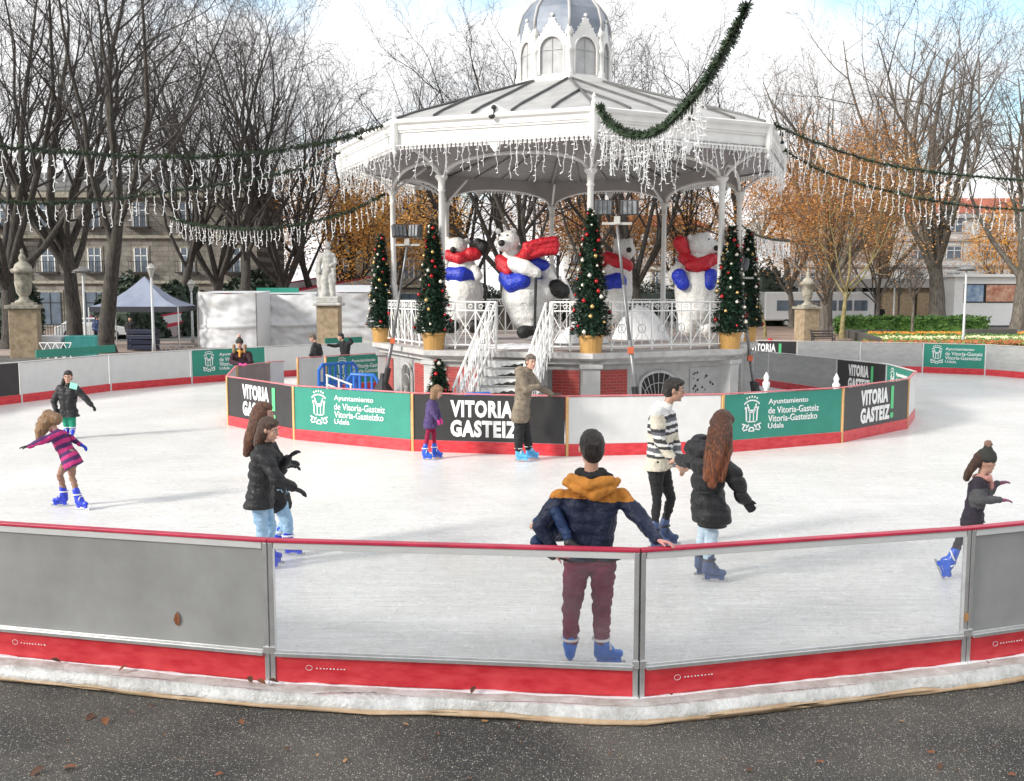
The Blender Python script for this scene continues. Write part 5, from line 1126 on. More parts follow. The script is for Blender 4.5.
def person(label, y0, J, s=1.0, face=(0, 0), body=0, top=None, bot=None, skate=None, feet=None, gloves=None, hair=None, hat=None, scarf=None, skin=None, hands=None, vox=.009, hs=None, group='skaters and visitors', loc=None, eyes=True, extra=None, hood=None, legs=True, curl=.5):
    W = {k: Z(v[0], v[1], y0+(v[2] if len(v) > 2 else 0)) for k, v in J.items()}
    if loc is None: loc = Vector(((W['hipL'].x+W['hipR'].x)/2, y0, 0))
    Pn = thing('person', label, 'person', loc, 0, group); skin = skin or M_skin; hs = (hs or (s**.5))*1.10
    if skate and legs:
        for a in 'LR':
            if not feet.get('lift'+a): W['an'+a].z = .19*s**.6
    F_, Rt, U = frame(R(face[0]), R(face[1])); Mh = rotm(F_, Rt, U); h = W['head']
    bf = Vector((cos(R(body)), sin(R(body)), 0))
    H_ = lambda x, f, u: h+(Rt*x+F_*f+U*u)*hs
    shc = (W['shL']+W['shR'])/2; hpc = (W['hipL']+W['hipR'])/2
    m = MB()
    m.ell(H_(0, -.012, .022), (.074*hs, .094*hs, .098*hs), Mh, 16); m.ell(H_(0, .022, -.045), (.057*hs, .066*hs, .074*hs), Mh, 14); m.ell(H_(0, .066, -.098), (.024*hs, .02*hs, .018*hs), Mh, 10)
    m.cap(H_(0, .088, .012), H_(0, .104, -.022), .009*hs, .0135*hs, 8); m.ell(H_(0, .082, -.058), (.022*hs, .012*hs, .011*hs), Mh, 8); m.ell(H_(0, .076, .034), (.045*hs, .013*hs, .011*hs), Mh, 10)
    for q in (-1, 1): m.ell(H_(q*.077, -.005, -.005), (.010*hs, .018*hs, .03*hs), Mh, 8); m.ell(H_(q*.035, .062, -.02), (.02*hs, .02*hs, .02*hs), Mh, 8)
    nb = shc+UPV*.0; m.cap(H_(0, -.02, -.06), nb.lerp(h, .12), .054*s, .06*s)
    chest = shc.lerp(hpc, .25); waist = shc.lerp(hpc, .62)
    for a in 'LR':
        sh, el, wr, hp = W['sh'+a], W['el'+a], W['wr'+a], W['hip'+a]
        m.chain([sh, el, wr], [.052*s, .038*s, .026*s], 10)
        m.chain([sh.lerp(shc, .35), chest.lerp(sh, .4), waist.lerp(hp, .35), hp], [.06*s, .085*s, .075*s, .08*s], 10)
        if legs: m.chain([hp, W['kn'+a], W['an'+a]], [.07*s, .042*s, .032*s], 10)
        hd = hands.get(a) if hands else None
        if hd is not False:
            dv = (wr-el).normalized() if not hd or hd[0] is None else Vector(hd[0]); pn = Vector(hd[1]) if hd else Vector((0, 0, -1))
            if abs(pn.normalized().dot(dv.normalized())) > .9: pn = bf.cross(UPV)
            hand(m, wr, dv, pn, s, hd[2] if hd and len(hd) > 2 else 1, hd[3] if hd and len(hd) > 3 else curl, .0095 if vox < .008 else .0115)
    if legs:
        for a in 'LR':
            fa = feet[a]; fd = Vector((cos(R(fa)), sin(R(fa)), 0)); m.cap(W['an'+a], W['an'+a]+(fd*.07*s-UPV*.06*s)*(0 if feet.get('lift'+a) else 1), .034*s, .026*s, 8)
    sk_ = [skin, M_hand]
    remeshed(m, 'body', sk_, Pn, vox, 2, paint=(lambda c: 1 if (extra and extra.get('pinkhand') and min((c-W['wrL']).length, (c-W['wrR']).length) < .2) else 0))
    if eyes:
        for q in (-1, 1):
            e = MB(); e.ell(H_(q*.031, .0745, .010), (.0105*hs,)*3, Mh, 10, 0); e.ell(H_(q*.031, .0795, .010), (.0072*hs,)*3, Mh, 8, 1); e.build('eye', [M_eye, M_iris], Pn, True)
            e = MB(); e.tube([H_(q*.046, .080, .028), H_(q*.032, .0875, .036), H_(q*.015, .088, .032)], [.003*hs, .005*hs, .004*hs], 6); e.build('eyebrow', (hair[0] if hair else M_iris), Pn, True)
        e = MB(); e.tube([H_(-.021, .088, -.058), H_(-.008, .0955, -.056), H_(.008, .0955, -.056), H_(.021, .088, -.058)], [.003*hs, .0055*hs, .0055*hs, .003*hs], 6); e.build('mouth', M_lip, Pn, True)
    # trousers
    def wr_noise(c, k=.007): return 1.5*k*noise.noise(c*16)+1.5*k*noise.noise(Vector((c.x*9, c.y*9, c.z*34)))
    if bot:
        m = MB(); g_ = bot.get('w', 1)
        for a in 'LR':
            hp, kn, an = W['hip'+a], W['kn'+a], W['an'+a]; en = an.lerp(kn, .12)
            m.chain([hp+UPV*.06*s, hp, kn, kn.lerp(an, .4), en], [.10*s, .105*s*g_**.3, .066*s*g_, .062*s*g_, .052*s*g_], 12)
        m.cap(W['hipL']+UPV*.05*s, W['hipR']+UPV*.05*s, .11*s, .11*s)
        remeshed(m, 'trousers', bot['m'], Pn, vox*1.2, 3, disp=wr_noise)
    # jacket
    t_ = top; m = MB(); g_ = t_.get('g', 1.0); pf = t_.get('puff', 0); hem = t_.get('hem')
    low = {}
    for a in 'LR':
        sh, el, wr, hp = W['sh'+a], W['el'+a], W['wr'+a], W['hip'+a]
        end = wr.lerp(el, .02); m.chain([sh, sh.lerp(el, .5), el, el.lerp(wr, .5), end], [.078*s*g_, .074*s*g_, .066*s*g_, .056*s*g_, .046*s*g_], 12)
        pts = [sh.lerp(shc, .3)-UPV*.01, chest.lerp(sh, .45), waist.lerp(hp, .45), hp+(hp-hpc)*.15]
        rs = [.085*s*g_, .125*s*g_, .125*s*g_, .13*s*g_*t_.get('fl', 1)]
        if hem:
            L_ = W['hem'+a] if 'hem'+a in W else hp-UPV*hem*s; pts.append(L_+(hp-hpc)*.2); rs.append(.145*s*g_*t_.get('fl', 1))
        m.chain(pts, rs, 14)
    m.chain([chest, waist, hpc], [.125*s*g_, .12*s*g_, .12*s*g_*t_.get('fl', 1)])
    if hem: m.cap(hpc, hpc-UPV*hem*s if 'hemL' not in W else (W['hemL']+W['hemR'])/2, .13*s*g_, .14*s*g_*t_.get('fl', 1))
    m.cap(nb, nb.lerp(h, .35), .078*s*g_**.5, .066*s)
    if hood: 
        for hb in hood: m.ell(shc+Vector(hb[:3]), hb[3])
    axis = (shc-hpc).normalized()
    def jd(c):
        d = .009*noise.noise(c*13)+.015*noise.noise(Vector((c.x*7+c.z*5, c.y*7, c.z*12)))+.004*noise.noise(c*34)
        if pf: d += pf*(abs(sin(pi*(c-hpc).dot(axis)/t_.get('band', .10)/s))**.6-.5)
        else: d += .005*noise.noise(Vector((c.x*8, c.y*8, c.z*40)))
        return d
    hemcut = None
    if t_.get('cut') is not None:
        zc = Z(300, t_['cut'], y0).z; hemcut = [(Vector((0, 0, zc)), Vector((0, 0, -1)))] if not t_.get('cutaxis') else [(hpc-axis*t_['cut2'], -axis)]
    pt = t_.get('paint'); remeshed(m, t_.get('name', 'jacket'), t_['m'], Pn, vox*1.35, 3, disp=jd, hem=hemcut, paint=(lambda c: pt(c, W, axis, hpc, shc)) if pt else None)
    if gloves:
        for a in 'LR':
            if gloves.get(a) is None: continue
            hd = hands.get(a) if hands else None
            dv = (W['wr'+a]-W['el'+a]).normalized() if not hd or hd[0] is None else Vector(hd[0]); pn = Vector(hd[1]) if hd else Vector((0, 0, -1))
            if abs(pn.normalized().dot(dv.normalized())) > .9: pn = bf.cross(UPV)
            m = MB(); m.cap(W['wr'+a]-dv.normalized()*.05*s, W['wr'+a]+dv.normalized()*.01, .036*s, .034*s); hand(m, W['wr'+a], dv, pn, s, hd[2] if hd and len(hd) > 2 else 1, hd[3] if hd and len(hd) > 3 else curl, .0115, .0035)
            remeshed(m, 'glove', gloves[a], Pn, .0085, 1)
    # skates
    if skate and legs:
        for a in 'LR':
            an = W['an'+a]; fa = feet[a]; fd = Vector((cos(R(fa)), sin(R(fa)), 0)); pit = feet.get('p'+a, 0); fd = (fd*cos(pit)+UPV*sin(pit)).normalized(); sd_ = fd.cross(UPV).normalized(); up = sd_.cross(fd)
            an = an.copy(); ss = s**.6
            if pit == 0 and not feet.get('lift'+a): an.z = .19*ss
            m = MB(); heel = an-up*.07*ss-fd*.02*ss; toe = an-up*.085*ss+fd*.155*ss
            leg = (W['kn'+a]-an).normalized(); m.cap(an+leg*.12*ss, an, .056*ss, .06*ss); m.cap(an, heel, .06*ss, .042*ss); m.cap(an+fd*.02*ss, toe.lerp(heel, .45)+up*.02*ss, .055*ss, .045*ss); m.cap(heel, toe, .040*ss, .034*ss)
            m.cap(heel-up*.02*ss, toe-up*.012*ss, .03*ss, .028*ss)
            o = remeshed(m, 'skate', skate, Pn, .010, 2)
            m = MB(); c_ = (heel+toe)/2; Mx = Matrix((fd, sd_, up)).transposed(); m.box(c_-up*.058*ss, (.20*ss, .028*ss, .022*ss), M=Mx); m.box(c_-up*.058*ss-fd*.07*ss, (.05*ss, .03*ss, .05*ss), M=Mx); m.box(c_-up*.058*ss+fd*.07*ss, (.05*ss, .03*ss, .05*ss), M=Mx); m.build('blade_holder', skate, o)
            m = MB(); m.box(c_-up*.083*ss+fd*.005, (.27*ss, .006, .03*ss), M=Mx); m.build('blade', M_blade, o)
            m = MB(); m.tube([an+leg*.05+((fd*cos(q)+sd_*sin(q))*.066*ss) for q in [j*pi/8 for j in range(17)]], .011*ss, 6, cap=False); m.tube([an-up*.03*ss+fd*.06*ss+((up*cos(q)+sd_*sin(q))*.054*ss) for q in [j*pi/6-pi/2 for j in range(7)]], .009*ss, 6); m.build('strap', C_white if skate is not B_slate else M_blk, o)
    if hair:
        hm, hk = hair[0], hair[1]; m = MB()
        if hk != 'none':
            m.ell(H_(0, -.026, .034), (.084*hs, .098*hs, .100*hs), Mh, 16); m.ell(H_(0, -.05, -.01), (.078*hs, .068*hs, .085*hs), Mh, 14)
            if hk != 'crop': m.ell(H_(0, .01, .075), (.07*hs, .075*hs, .055*hs), Mh, 12)
            if hk == 'quiff': m.ell(H_(0, .05, .085), (.06*hs, .05*hs, .035*hs), Mh, 12); m.ell(H_(0, .0, .098), (.06*hs, .07*hs, .035*hs), Mh, 12)
        for ch in hair[2:]:
            pts = [Z(u, v, y0+dy) for u, v, dy, r in ch]; m.chain(pts, [c[3] for c in ch])
        hl = {H_brown.name: H_aub, H_mid.name: H_brown, H_blond.name: H_blond2}.get(hm.name); z0h = h.z-.08
        remeshed(m, 'hair', [hm, hl or hm], Pn, .0085, 2, paint=(lambda c: 1 if noise.noise(Vector((c.x*70, c.y*70, c.z*5)))+(z0h-c.z)*1.7 > .28 else 0), disp=lambda c: .005*noise.noise(Vector((c.x*60, c.y*60, c.z*4)))+.005*noise.noise(c*20))
    if hat:
        m = MB(); m.ell(H_(0, -.012, .055), (.092*hs, .106*hs, .095*hs), Mh, 16); m.lathe([(.088*hs, -.02*hs), (.100*hs, -.01*hs), (.103*hs, .02*hs), (.098*hs, .045*hs)], H_(0, -.012, .03), 20, M=Mh)
        if len(hat) > 1: m.cap(H_(0, -.01, .13), H_(0, -.02, .165), .05*hs, .035*hs)
        o = remeshed(m, 'hat', hat[0], Pn, .010, 1, disp=lambda c: .004*noise.noise(Vector((c.x*60, c.y*60, c.z*8))))
        if len(hat) > 1: m = MB(); m.ell(H_(0, -.02, .19), .042*hs, n=12); remeshed(m, 'pompom', hat[1], o, .008, 0, disp=lambda c: .010*noise.noise(c*60))
    if scarf:
        m = MB(); nbk = nb.lerp(h, .33); F2 = bf
        for q in range(14):
            a0, a1 = q*2*pi/14, (q+1)*2*pi/14; rr = .085*s; f = lambda a: nbk+Vector((cos(a), sin(a), 0))*rr+UPV*(.018*sin(a*2)-.02*s)
            m.cap(f(a0), f(a1), .035*s, .035*s, 8)
        m.cap(nbk+F2*.09*s-UPV*.02, nbk+F2*.13*s-UPV*.16*s, .045*s, .035*s)
        remeshed(m, 'scarf', scarf, Pn, .011, 2, disp=lambda c: .006*noise.noise(c*30))
    return Pn, W
# father at the front rail
def pf_father(c, W, ax, hp, sh): return 1 if c.z > Z(590, 498+2*sin((c.x-.6)*9), 7.37).z else 0
Pf, WF = person('man seen from behind in ochre and navy jacket, maroon trousers, hand on front rail', 7.37,
    dict(head=(591, 448), shL=(560, 497), shR=(621, 497), elL=(540, 527, .02), wrL=(553, 549, -.02), elR=(645, 524, -.16), wrR=(657, 540.5, -.42), hipL=(577, 566), hipR=(603, 566), knL=(571, 612, .02), knR=(602, 612, .02), anL=(570, 652), anR=(601, 652)),
    hs=1.06, face=(100, 0), body=90, top=dict(m=[C_navy, C_och], g=.94, hem=.06, puff=.006, band=.09, paint=pf_father, cut=557), bot=dict(m=C_bur, w=1.12), skate=B_mid, feet=dict(L=88, R=15),
    hair=(H_dark, 'crop'), hands={'R': ((.80, -.55, -.02), (-.1, -.35, -1), -1, .42), 'L': ((.75, -.1, -.3), (0, -.8, -.3), 1, .6)}, vox=.0065, eyes=False, extra=dict(pinkhand=1))
# hood and black collar lie on the jacket
for zz_, nm in ((549, 'hem_band'),):
    m = MB(); cx_ = Z(590, zz_, 7.37)
    m.tube([cx_+Vector((.170*cos(a), .112*sin(a)-.005, .006*sin(a*5))) for a in [i*pi/18 for i in range(37)]], .012, 6); m.build(nm, C_navy, Pf, True)
m = MB(); m.chain([Z(566, 482, 7.34), Z(578, 488, 7.25), Z(594, 494, 7.22), Z(609, 489, 7.25), Z(618, 481, 7.32)], [.035, .045, .055, .042, .03]); m.chain([Z(572, 479, 7.3), Z(590, 486, 7.21), Z(610, 481, 7.27)], [.045, .052, .045])
remeshed(m, 'hood', C_och, Pf, .009, 3, disp=lambda c: .008*noise.noise(c*14)+.008*noise.noise(c*30))
m = MB(); m.chain([Z(578, 472, 7.37), Z(590, 477, 7.30), Z(602, 474, 7.31), Z(610, 477, 7.36)], [.03, .038, .038, .03]); m.cap(Z(580, 473, 7.42), Z(602, 473, 7.44), .045, .045); remeshed(m, 'inner_collar', C_blk2, Pf, .009, 2, disp=lambda c: .006*noise.noise(c*25))
# child on his hip
person('child in blue quilted clothes sitting on the left hip of the man at the rail', 7.45,
    dict(head=(590, 487, .36), shL=(566, 503, .30), shR=(580, 505, .34), elL=(552, 510, .22), wrL=(536, 522, .05), elR=(590, 520, .34), wrR=(598, 530, .3), hipL=(548, 533, .04), hipR=(560, 531, .22), knL=(536, 541, -.02), knR=(556, 512, -.12), anL=(548, 549, .02), anR=(569, 540, -.22)),
    s=.52, hs=.78, face=(80, -20), body=60, top=dict(m=C_navyb, g=1.25, puff=.008, band=.12), bot=dict(m=C_navyb, w=1.45), skate=None, feet=dict(L=30, R=10), hair=(H_mid, 'short'), vox=.008, eyes=True, gloves=None, group='skaters and visitors')
m = MB(); m.cap(Z(569, 543, 7.22), Z(576, 548, 7.20), .042, .036); m.cap(Z(575, 549, 7.2), Z(578, 548, 7.19), .034, .03)
ch = [o for o in COL.objects if o.get('label', '').startswith('child in blue')][0]
remeshed(m, 'shoe', M_blk, ch, .008, 1); m = MB(); m.tube([Z(567, 549, 7.19), Z(573, 552, 7.17), Z(578, 551, 7.17)], .01, 6); m.build('sole', C_white, ch)
m = MB(); m.cap(Z(546, 551, 7.45), Z(553, 556, 7.42), .04, .035); remeshed(m, 'shoe', M_blk, ch, .008, 1)
# couple
def stripes(c, W, ax, hp, sh):
    t = (c-hp).dot((sh-hp).normalized())/(sh-hp).length
    arm = min(((c-W['shR'].lerp(W['elR'], f)).length) for f in (.3, .5, .8, 1)) < .10 or min(((c-W['elR'].lerp(W['wrR'], f)).length) for f in (.3, .5, .8, 1)) < .09
    if arm: t = (t*1.0+.22) % 1.0
    t += .012*noise.noise(c*9)
    for lim, k in ((.24, 0), (.29, 2), (.34, 1), (.43, 3), (.47, 1), (.52, 2), (.66, 0), (.71, 2), (.76, 1), (.83, 2), (.88, 1), (.94, 3)):
        if t < lim: return k
    return 2 if t < 1.0 else 1
person('man in cream fleece jacket with black stripes and black trousers holding hands', 11.0,
    dict(head=(674.5, 390), shL=(669, 415, .17), shR=(656, 413, -.17), elR=(660, 442, -.24), wrR=(676, 464, -.30), elL=(673, 440, .2), wrL=(681, 462, .05), hipL=(662, 470, .09), hipR=(656, 470, -.09), knL=(671, 499, .08), knR=(657, 500, -.08), anL=(663, 528, .1), anR=(654, 522, -.1)),
    face=(-12, -6), body=0, top=dict(m=[C_cream, C_ivory, cloth('soft black stripe', (.05, .05, .055)), C_gr], g=1.05, paint=stripes, cut=468), bot=dict(m=C_blk2, w=.88), skate=B_slate, feet=dict(L=-8, R=-12), hair=(H_dark, 'quiff'), hood=[(-.02, 0, .07, .095), (.03, -.03, .07, .07), (.03, .03, .07, .07), (-.06, 0, .02, .1)], skin=M_skin2,
    hands={'R': ((.5, -.5, -.5), (0, 0, -1), 1, .7), 'L': ((.4, -.3, -.5), (0, -1, 0), 1, .8)}, curl=.6)
person('woman in black puffer coat with very long auburn hair, head bowed, holding hands', 9.75,
    dict(head=(722, 424, -.02), shL=(712, 452, .17), shR=(706, 449, -.15), elR=(736, 478, -.2), wrR=(744, 500, -.12), elL=(692, 462, .25), wrL=(680, 461, .5), hipL=(708, 505, .10), hipR=(708, 505, -.10), knL=(704, 530, .09), knR=(712, 532, -.09), anL=(700, 562, .1), anR=(708, 566, -.1), hemL=(712, 516, .12), hemR=(712, 516, -.12)),
    face=(20, -38), body=20, top=dict(m=C_blk, name='puffer_coat', g=1.28, hem=.1, fl=1.02, puff=.032, band=.17, cut=522), bot=dict(m=C_jean2, w=1.05), skate=B_slate, feet=dict(L=5, R=-8),
    hair=(H_brown, 'long', [(722, 420, -.08, .10), (721, 438, -.20, .085), (717, 455, -.27, .07), (713, 472, -.29, .06), (712, 484, -.28, .05)], [(727, 428, -.10, .06), (728, 450, -.22, .05), (721, 478, -.28, .045)], [(714, 430, -.12, .06), (709, 452, -.25, .055), (707, 478, -.29, .042)]), hood=[(-.10, -.02, .03, .14), (-.03, -.1, .0, .13)], curl=.6, gloves={'R': C_blk2}, hands={'R': ((.5, -.2, -.6), (0, 1, 0), 1, .6), 'L': ((-.4, .6, 0), (0, 0, -1), 1, .7)})
# two girls left
person('girl with very long straight brown hair and jeans behind the girl with head band', 10.75,
    dict(head=(264, 414), shL=(268, 441, .16), shR=(262, 441, -.14), elR=(272, 466, -.16), wrR=(287, 466, -.12), elL=(280, 462, .2), wrL=(289, 462, .1), hipL=(280, 497, .09), hipR=(276, 497, -.09), knL=(286, 520, .08), knR=(288, 523, -.08), anL=(279, 545, .1), anR=(288, 545, -.1)),
    s=.95, face=(0, -8), body=5, top=dict(m=C_blk2, g=1.0, hem=.05), bot=dict(m=C_jean, w=1.05), skate=B_royal, feet=dict(L=0, R=-10),
    hair=(H_chest, 'long', [(260, 412, -.03, .10), (256, 426, -.07, .095), (251, 440, -.1, .085), (247, 453, -.1, .05)], [(263, 420, .03, .09), (257, 440, .02, .08), (251, 452, 0, .05)]), gloves={'R': C_blk2, 'L': C_blk2})
person('girl in black padded jacket with head band and black gloves, front one of two', 10.2,
    dict(head=(269, 430), shL=(267, 451, .16), shR=(262, 452, -.17), elR=(276, 478, -.26), wrR=(293, 488, -.22), elL=(281, 468, .22), wrL=(288, 459, .15), hipL=(261, 499, .1), hipR=(259, 499, -.1), knL=(271, 527, .09), knR=(262, 529, -.09), anL=(266, 556, .1), anR=(262, 560, -.1)),
    s=.97, face=(-12, -14), body=0, top=dict(m=C_blk, g=1.1, hem=.07, puff=.014, band=.11, cut=505), bot=dict(m=C_jean, w=1.0), skate=B_royal, feet=dict(L=-5, R=5),
    hair=(H_mid, 'long', [(263, 432, -.02, .08), (258, 443, -.05, .055)]), gloves={'R': C_blk2, 'L': C_blk2}, hands={'R': ((.9, -.05, -.35), (0, 0, -1), 1, .35), 'L': ((.5, 0, .6), (.3, 0, -1), 1, .6)})
# pink girl
def pk(c, W, ax, hp, sh): t = (c-hp).dot(ax)/.052+.4*noise.noise(c*6); return int(math.floor(t)) % 2
person('little girl bending forward in pink and purple striped coat, arm stretched out', 13.07,
    dict(head=(48, 423), shL=(55, 433, .10), shR=(59, 434, -.10), elR=(42, 441, -.2), wrR=(30, 446, -.2), elL=(70, 438, .2), wrL=(80, 444, .2), hipL=(69, 458, .07), hipR=(71, 458, -.07), knL=(60, 474, .06), knR=(72, 477, -.06), anL=(64, 491, .1), anR=(78, 495, -.1), hemL=(72, 464, .08), hemR=(73, 464, -.08)),
    s=.80, face=(188, -48), body=185, top=dict(m=[C_pink, C_purp], name='coat', g=1.05, hem=.10, fl=1.05, paint=pk, cut=1, cutaxis=1, cut2=.13), bot=dict(m=C_tan, w=.85), skate=B_royal, feet=dict(L=185, R=-20),
    hair=(H_blond, 'long', [(46, 422, 0, .11), (41, 431, -.03, .08), (38, 438, -.05, .035)], [(56, 419, 0, .09), (48, 415, 0, .08)], [(40, 425, .08, .06), (40, 438, .08, .03)]), gloves={'R': C_blk2, 'L': C_glroy}, hands={'R': ((-1, 0, -.1), (0, 0, -1), 1, .2)})
Pt, WT = person('teenager in black padded jacket with mint badge and green trousers', 19.5,
    dict(head=(68, 377), shL=(76, 389), shR=(60, 389), elR=(54, 401, -.05), wrR=(56, 411, -.1), elL=(85, 398, -.02), wrL=(91.5, 405, -.05), hipL=(71.5, 413), hipR=(65, 413), knL=(72.5, 425), knR=(66.5, 425), anL=(73, 434), anR=(67, 434)),
    s=.88, face=(-78, -6), body=-90, top=dict(m=C_blk, g=1.12, hem=.09, puff=.008, cut=416.5), bot=dict(m=C_green, w=1.1), skate=B_royal, feet=dict(L=-70, R=-110), hair=(H_dark, 'short', [(66, 377, .08, .06), (63, 385, .08, .05)]), gloves={'R': C_blk2, 'L': C_blk2})
m = MB(); m.box(Z(73.5, 386, 19.30), (.15, .012, .12), M=Matrix.Rotation(.25, 3, 'Y')); m.build('badge', mat('mint badge', (.25, .6, .5), .5), Pt)
person('small girl in violet jacket, crimson leggings and blue skates beside the black panel', 17.0,
    dict(head=(437.5, 392), shL=(433, 403, .11), shR=(431, 403, -.10), elR=(434, 413, -.16), wrR=(437, 418.5, -.18), elL=(437, 412, .16), wrL=(440, 418, .14), hipL=(431, 423, .06), hipR=(430, 423, -.06), knL=(434, 433, .05), knR=(428, 433, -.05), anL=(434.5, 446, .08), anR=(424.5, 443, -.08)),
    s=.74, face=(-15, -28), body=0, top=dict(m=C_vio, g=1.15, hem=.12, puff=.006, cut=427.5), bot=dict(m=C_redl, w=.9), skate=B_blue, feet=dict(L=-12, R=-20),
    hair=(H_blond, 'long', [(435, 391, 0, .09), (433, 398, -.03, .06)]), gloves={'R': C_glpk, 'L': C_glpk})
person('woman in long beige hooded coat and light blue skates leaning on the black panel', 16.85,
    dict(head=(531, 362), shL=(530, 376, .15), shR=(521, 375, -.15), elR=(526, 389, -.22), wrR=(539, 386, -.18), elL=(539, 387, .25), wrL=(552, 394.5, .40), hipL=(522, 410, .10), hipR=(521, 410, -.10), knL=(525, 430, .1), knR=(519, 430, -.1), anL=(529, 450, .12), anR=(518.5, 452, -.1), hemL=(521, 417, .1), hemR=(520, 417, -.1)),
    s=.97, face=(-62, -4), body=0, top=dict(m=C_beige, name='coat', g=1.12, hem=.14, fl=1.05, puff=.006, band=.09, cut=421.5), bot=dict(m=C_blk2, w=1.5), skate=B_light, feet=dict(L=-8, R=-18),
    hair=(H_gray, 'short'), hood=[(-.08, 0, .05, .12), (.03, .02, .06, .11)], hands={'L': ((.9, .1, .05), (0, 0, -1), 1, .1), 'R': ((.9, 0, .1), (0, 0, -1), 1, .6)}, gloves={'L': C_grs, 'R': C_grs})
def pr(c, W, ax, hp, sh):
    d = min((c-W['elR']).length, (c-W['elR'].lerp(W['wrR'], .5)).length, (c-W['wrR']).length, (c-W['elL'].lerp(W['wrL'], .5)).length, (c-W['elL']).length, (c-W['wrL']).length)
    return 1 if d < .12 else 0
person('running girl in grey pom-pom hat, pink scarf and charcoal sweater at the right', 9.79,
    dict(head=(986.5, 462), shL=(982, 481, .11), shR=(978, 482, -.12), elR=(980, 500, -.17), wrR=(999, 500, -.18), elL=(988, 494, .17), wrL=(997, 484, .16), hipL=(973, 518, .07), hipR=(972, 518, -.07), knL=(984, 541, .07), knR=(961, 538, -.06), anL=(984, 566, .06), anR=(951, 560, -.07)),
    s=.80, face=(12, -8), body=5, top=dict(m=[C_sk, C_grs], name='sweater', g=.98, hem=.06, paint=pr, cut=523), bot=dict(m=C_sk, w=.9), skate=B_blue, feet=dict(L=0, R=-25, pR=-1.15, liftR=1),
    hair=(H_mid, 'none', [(976, 462, -.02, .05), (970, 470, -.03, .045), (966, 478, -.03, .035)], [(980, 458, 0, .07), (978, 462, 0, .06)]), hat=(C_beanie, C_tan), scarf=C_pk, gloves={'R': C_glp, 'L': C_glp}, hands={'R': ((1, 0, 0), (0, 0, -1), 1, .3), 'L': ((.7, 0, .2), (0, 0, -1), 1, .3)})
# bystanders behind the inner ring
person('girl in grey pom-pom hat and orange scarf leaning over the brown panel at the left', 26.6,
    dict(head=(239.5, 343.5), shL=(249, 354), shR=(234, 354), elR=(231, 362, -.2), wrR=(240, 364, -.55), elL=(251, 362, -.2), wrL=(246, 364, -.55), hipL=(244, 374, .1), hipR=(239, 374, .1), knL=(244, 386, .1), knR=(239, 386, .1), anL=(244, 398, .1), anR=(239, 398, .1)),
    s=.95, face=(-80, -10), body=-90, top=dict(m=cloth('dark wine coat', (.03, .012, .018)), g=1.12, hem=.1), bot=dict(m=C_blk2), skate=B_blue, feet=dict(L=-80, R=-100), hair=(H_blond, 'short', [(234, 346, -.05, .05), (234, 352, -.08, .04)], [(245, 346, -.05, .05), (245, 352, -.08, .04)]), hat=(C_beanie, C_pk), scarf=C_org, gloves={'R': C_glpk, 'L': C_glpk}, vox=.012)
person('person in black hooded coat looking down behind the white inner panel', 31.5,
    dict(head=(312.5, 338), shL=(319, 346, .1), shR=(314, 346, -.12), elR=(312, 353, -.1), wrR=(310, 356, -.2), elL=(321, 354, .1), wrL=(315, 357, 0), hipL=(319, 362), hipR=(315, 362), knL=(319, 372), knR=(315, 372), anL=(319, 380), anR=(315, 380)),
    s=.95, face=(200, -30), body=200, top=dict(m=C_blk, g=1.2, hem=.2), bot=dict(m=C_blk2), skate=B_blue, feet=dict(L=190, R=170), hair=(H_gray, 'short'), vox=.014)
person('person in black with outstretched arm beside the statue pedestal', 31.9,
    dict(head=(340.5, 337), shL=(349, 344), shR=(341, 344), elR=(335, 346, -.05), wrR=(328, 345, -.1), elL=(352, 342), wrL=(349, 338), hipL=(347, 358), hipR=(343, 358), knL=(347, 369), knR=(343, 369), anL=(347, 378), anR=(343, 378)),
    s=.9, face=(-150, -10), body=-100, top=dict(m=C_blk2, g=1.1, hem=.05), bot=dict(m=C_blk2), skate=B_blue, feet=dict(L=-80, R=-120), hair=(H_dark, 'short'), vox=.014)
person('person in dark coat and red hat leaning over the far black banner', 38.6,
    dict(head=(770, 342), shL=(774, 348), shR=(767, 348), elR=(765, 353, -.2), wrR=(768, 352, -.5), elL=(776, 353, -.2), wrL=(773, 352, -.5), hipL=(773, 358), hipR=(769, 358), knL=(773, 367), knR=(769, 367), anL=(773, 374), anR=(769, 374)),
    s=.95, face=(-90, -30), body=-90, top=dict(m=C_blk2, g=1.15), bot=dict(m=C_blk2), skate=B_blue, feet=dict(L=-90, R=-90), hair=(H_dark, 'short'), hat=(cloth('red hat', (.45, .02, .03)),), vox=.016, eyes=False)
for (u, y, lab, mt, az) in ((130, 52.5, 'person in dark clothes under the blue canopy tent', C_blk2, 0), (97, 55, 'person in navy beside the thick tree trunk', C_navyb, 90), (882, 92, 'distant person in black in front of the ochre passage pillar', C_blk2, 0)):
    q = gpx(u, y); vv = lambda z: 292.7+ (CH-q.z-z)/y*FPX*.99
    k = FPX/y
    person(lab, y, dict(head=(u, vv(1.62)), shL=(u+.17*k, vv(1.42)), shR=(u-.17*k, vv(1.42)), elL=(u+.24*k, vv(1.12)), elR=(u-.24*k, vv(1.12)), wrL=(u+.2*k, vv(.9), -.1), wrR=(u-.2*k, vv(.9), -.1), hipL=(u+.09*k, vv(.9)), hipR=(u-.09*k, vv(.9)), knL=(u+.1*k, vv(.5)), knR=(u-.1*k, vv(.5)), anL=(u+.1*k, vv(.1)), anR=(u-.1*k, vv(.1))), face=(-90+az, 0), body=-90+az, top=dict(m=mt, g=1.05), bot=dict(m=C_blk2), skate=None, feet=dict(L=-90, R=-90), hair=(H_dark, 'short'), vox=.02, eyes=False)
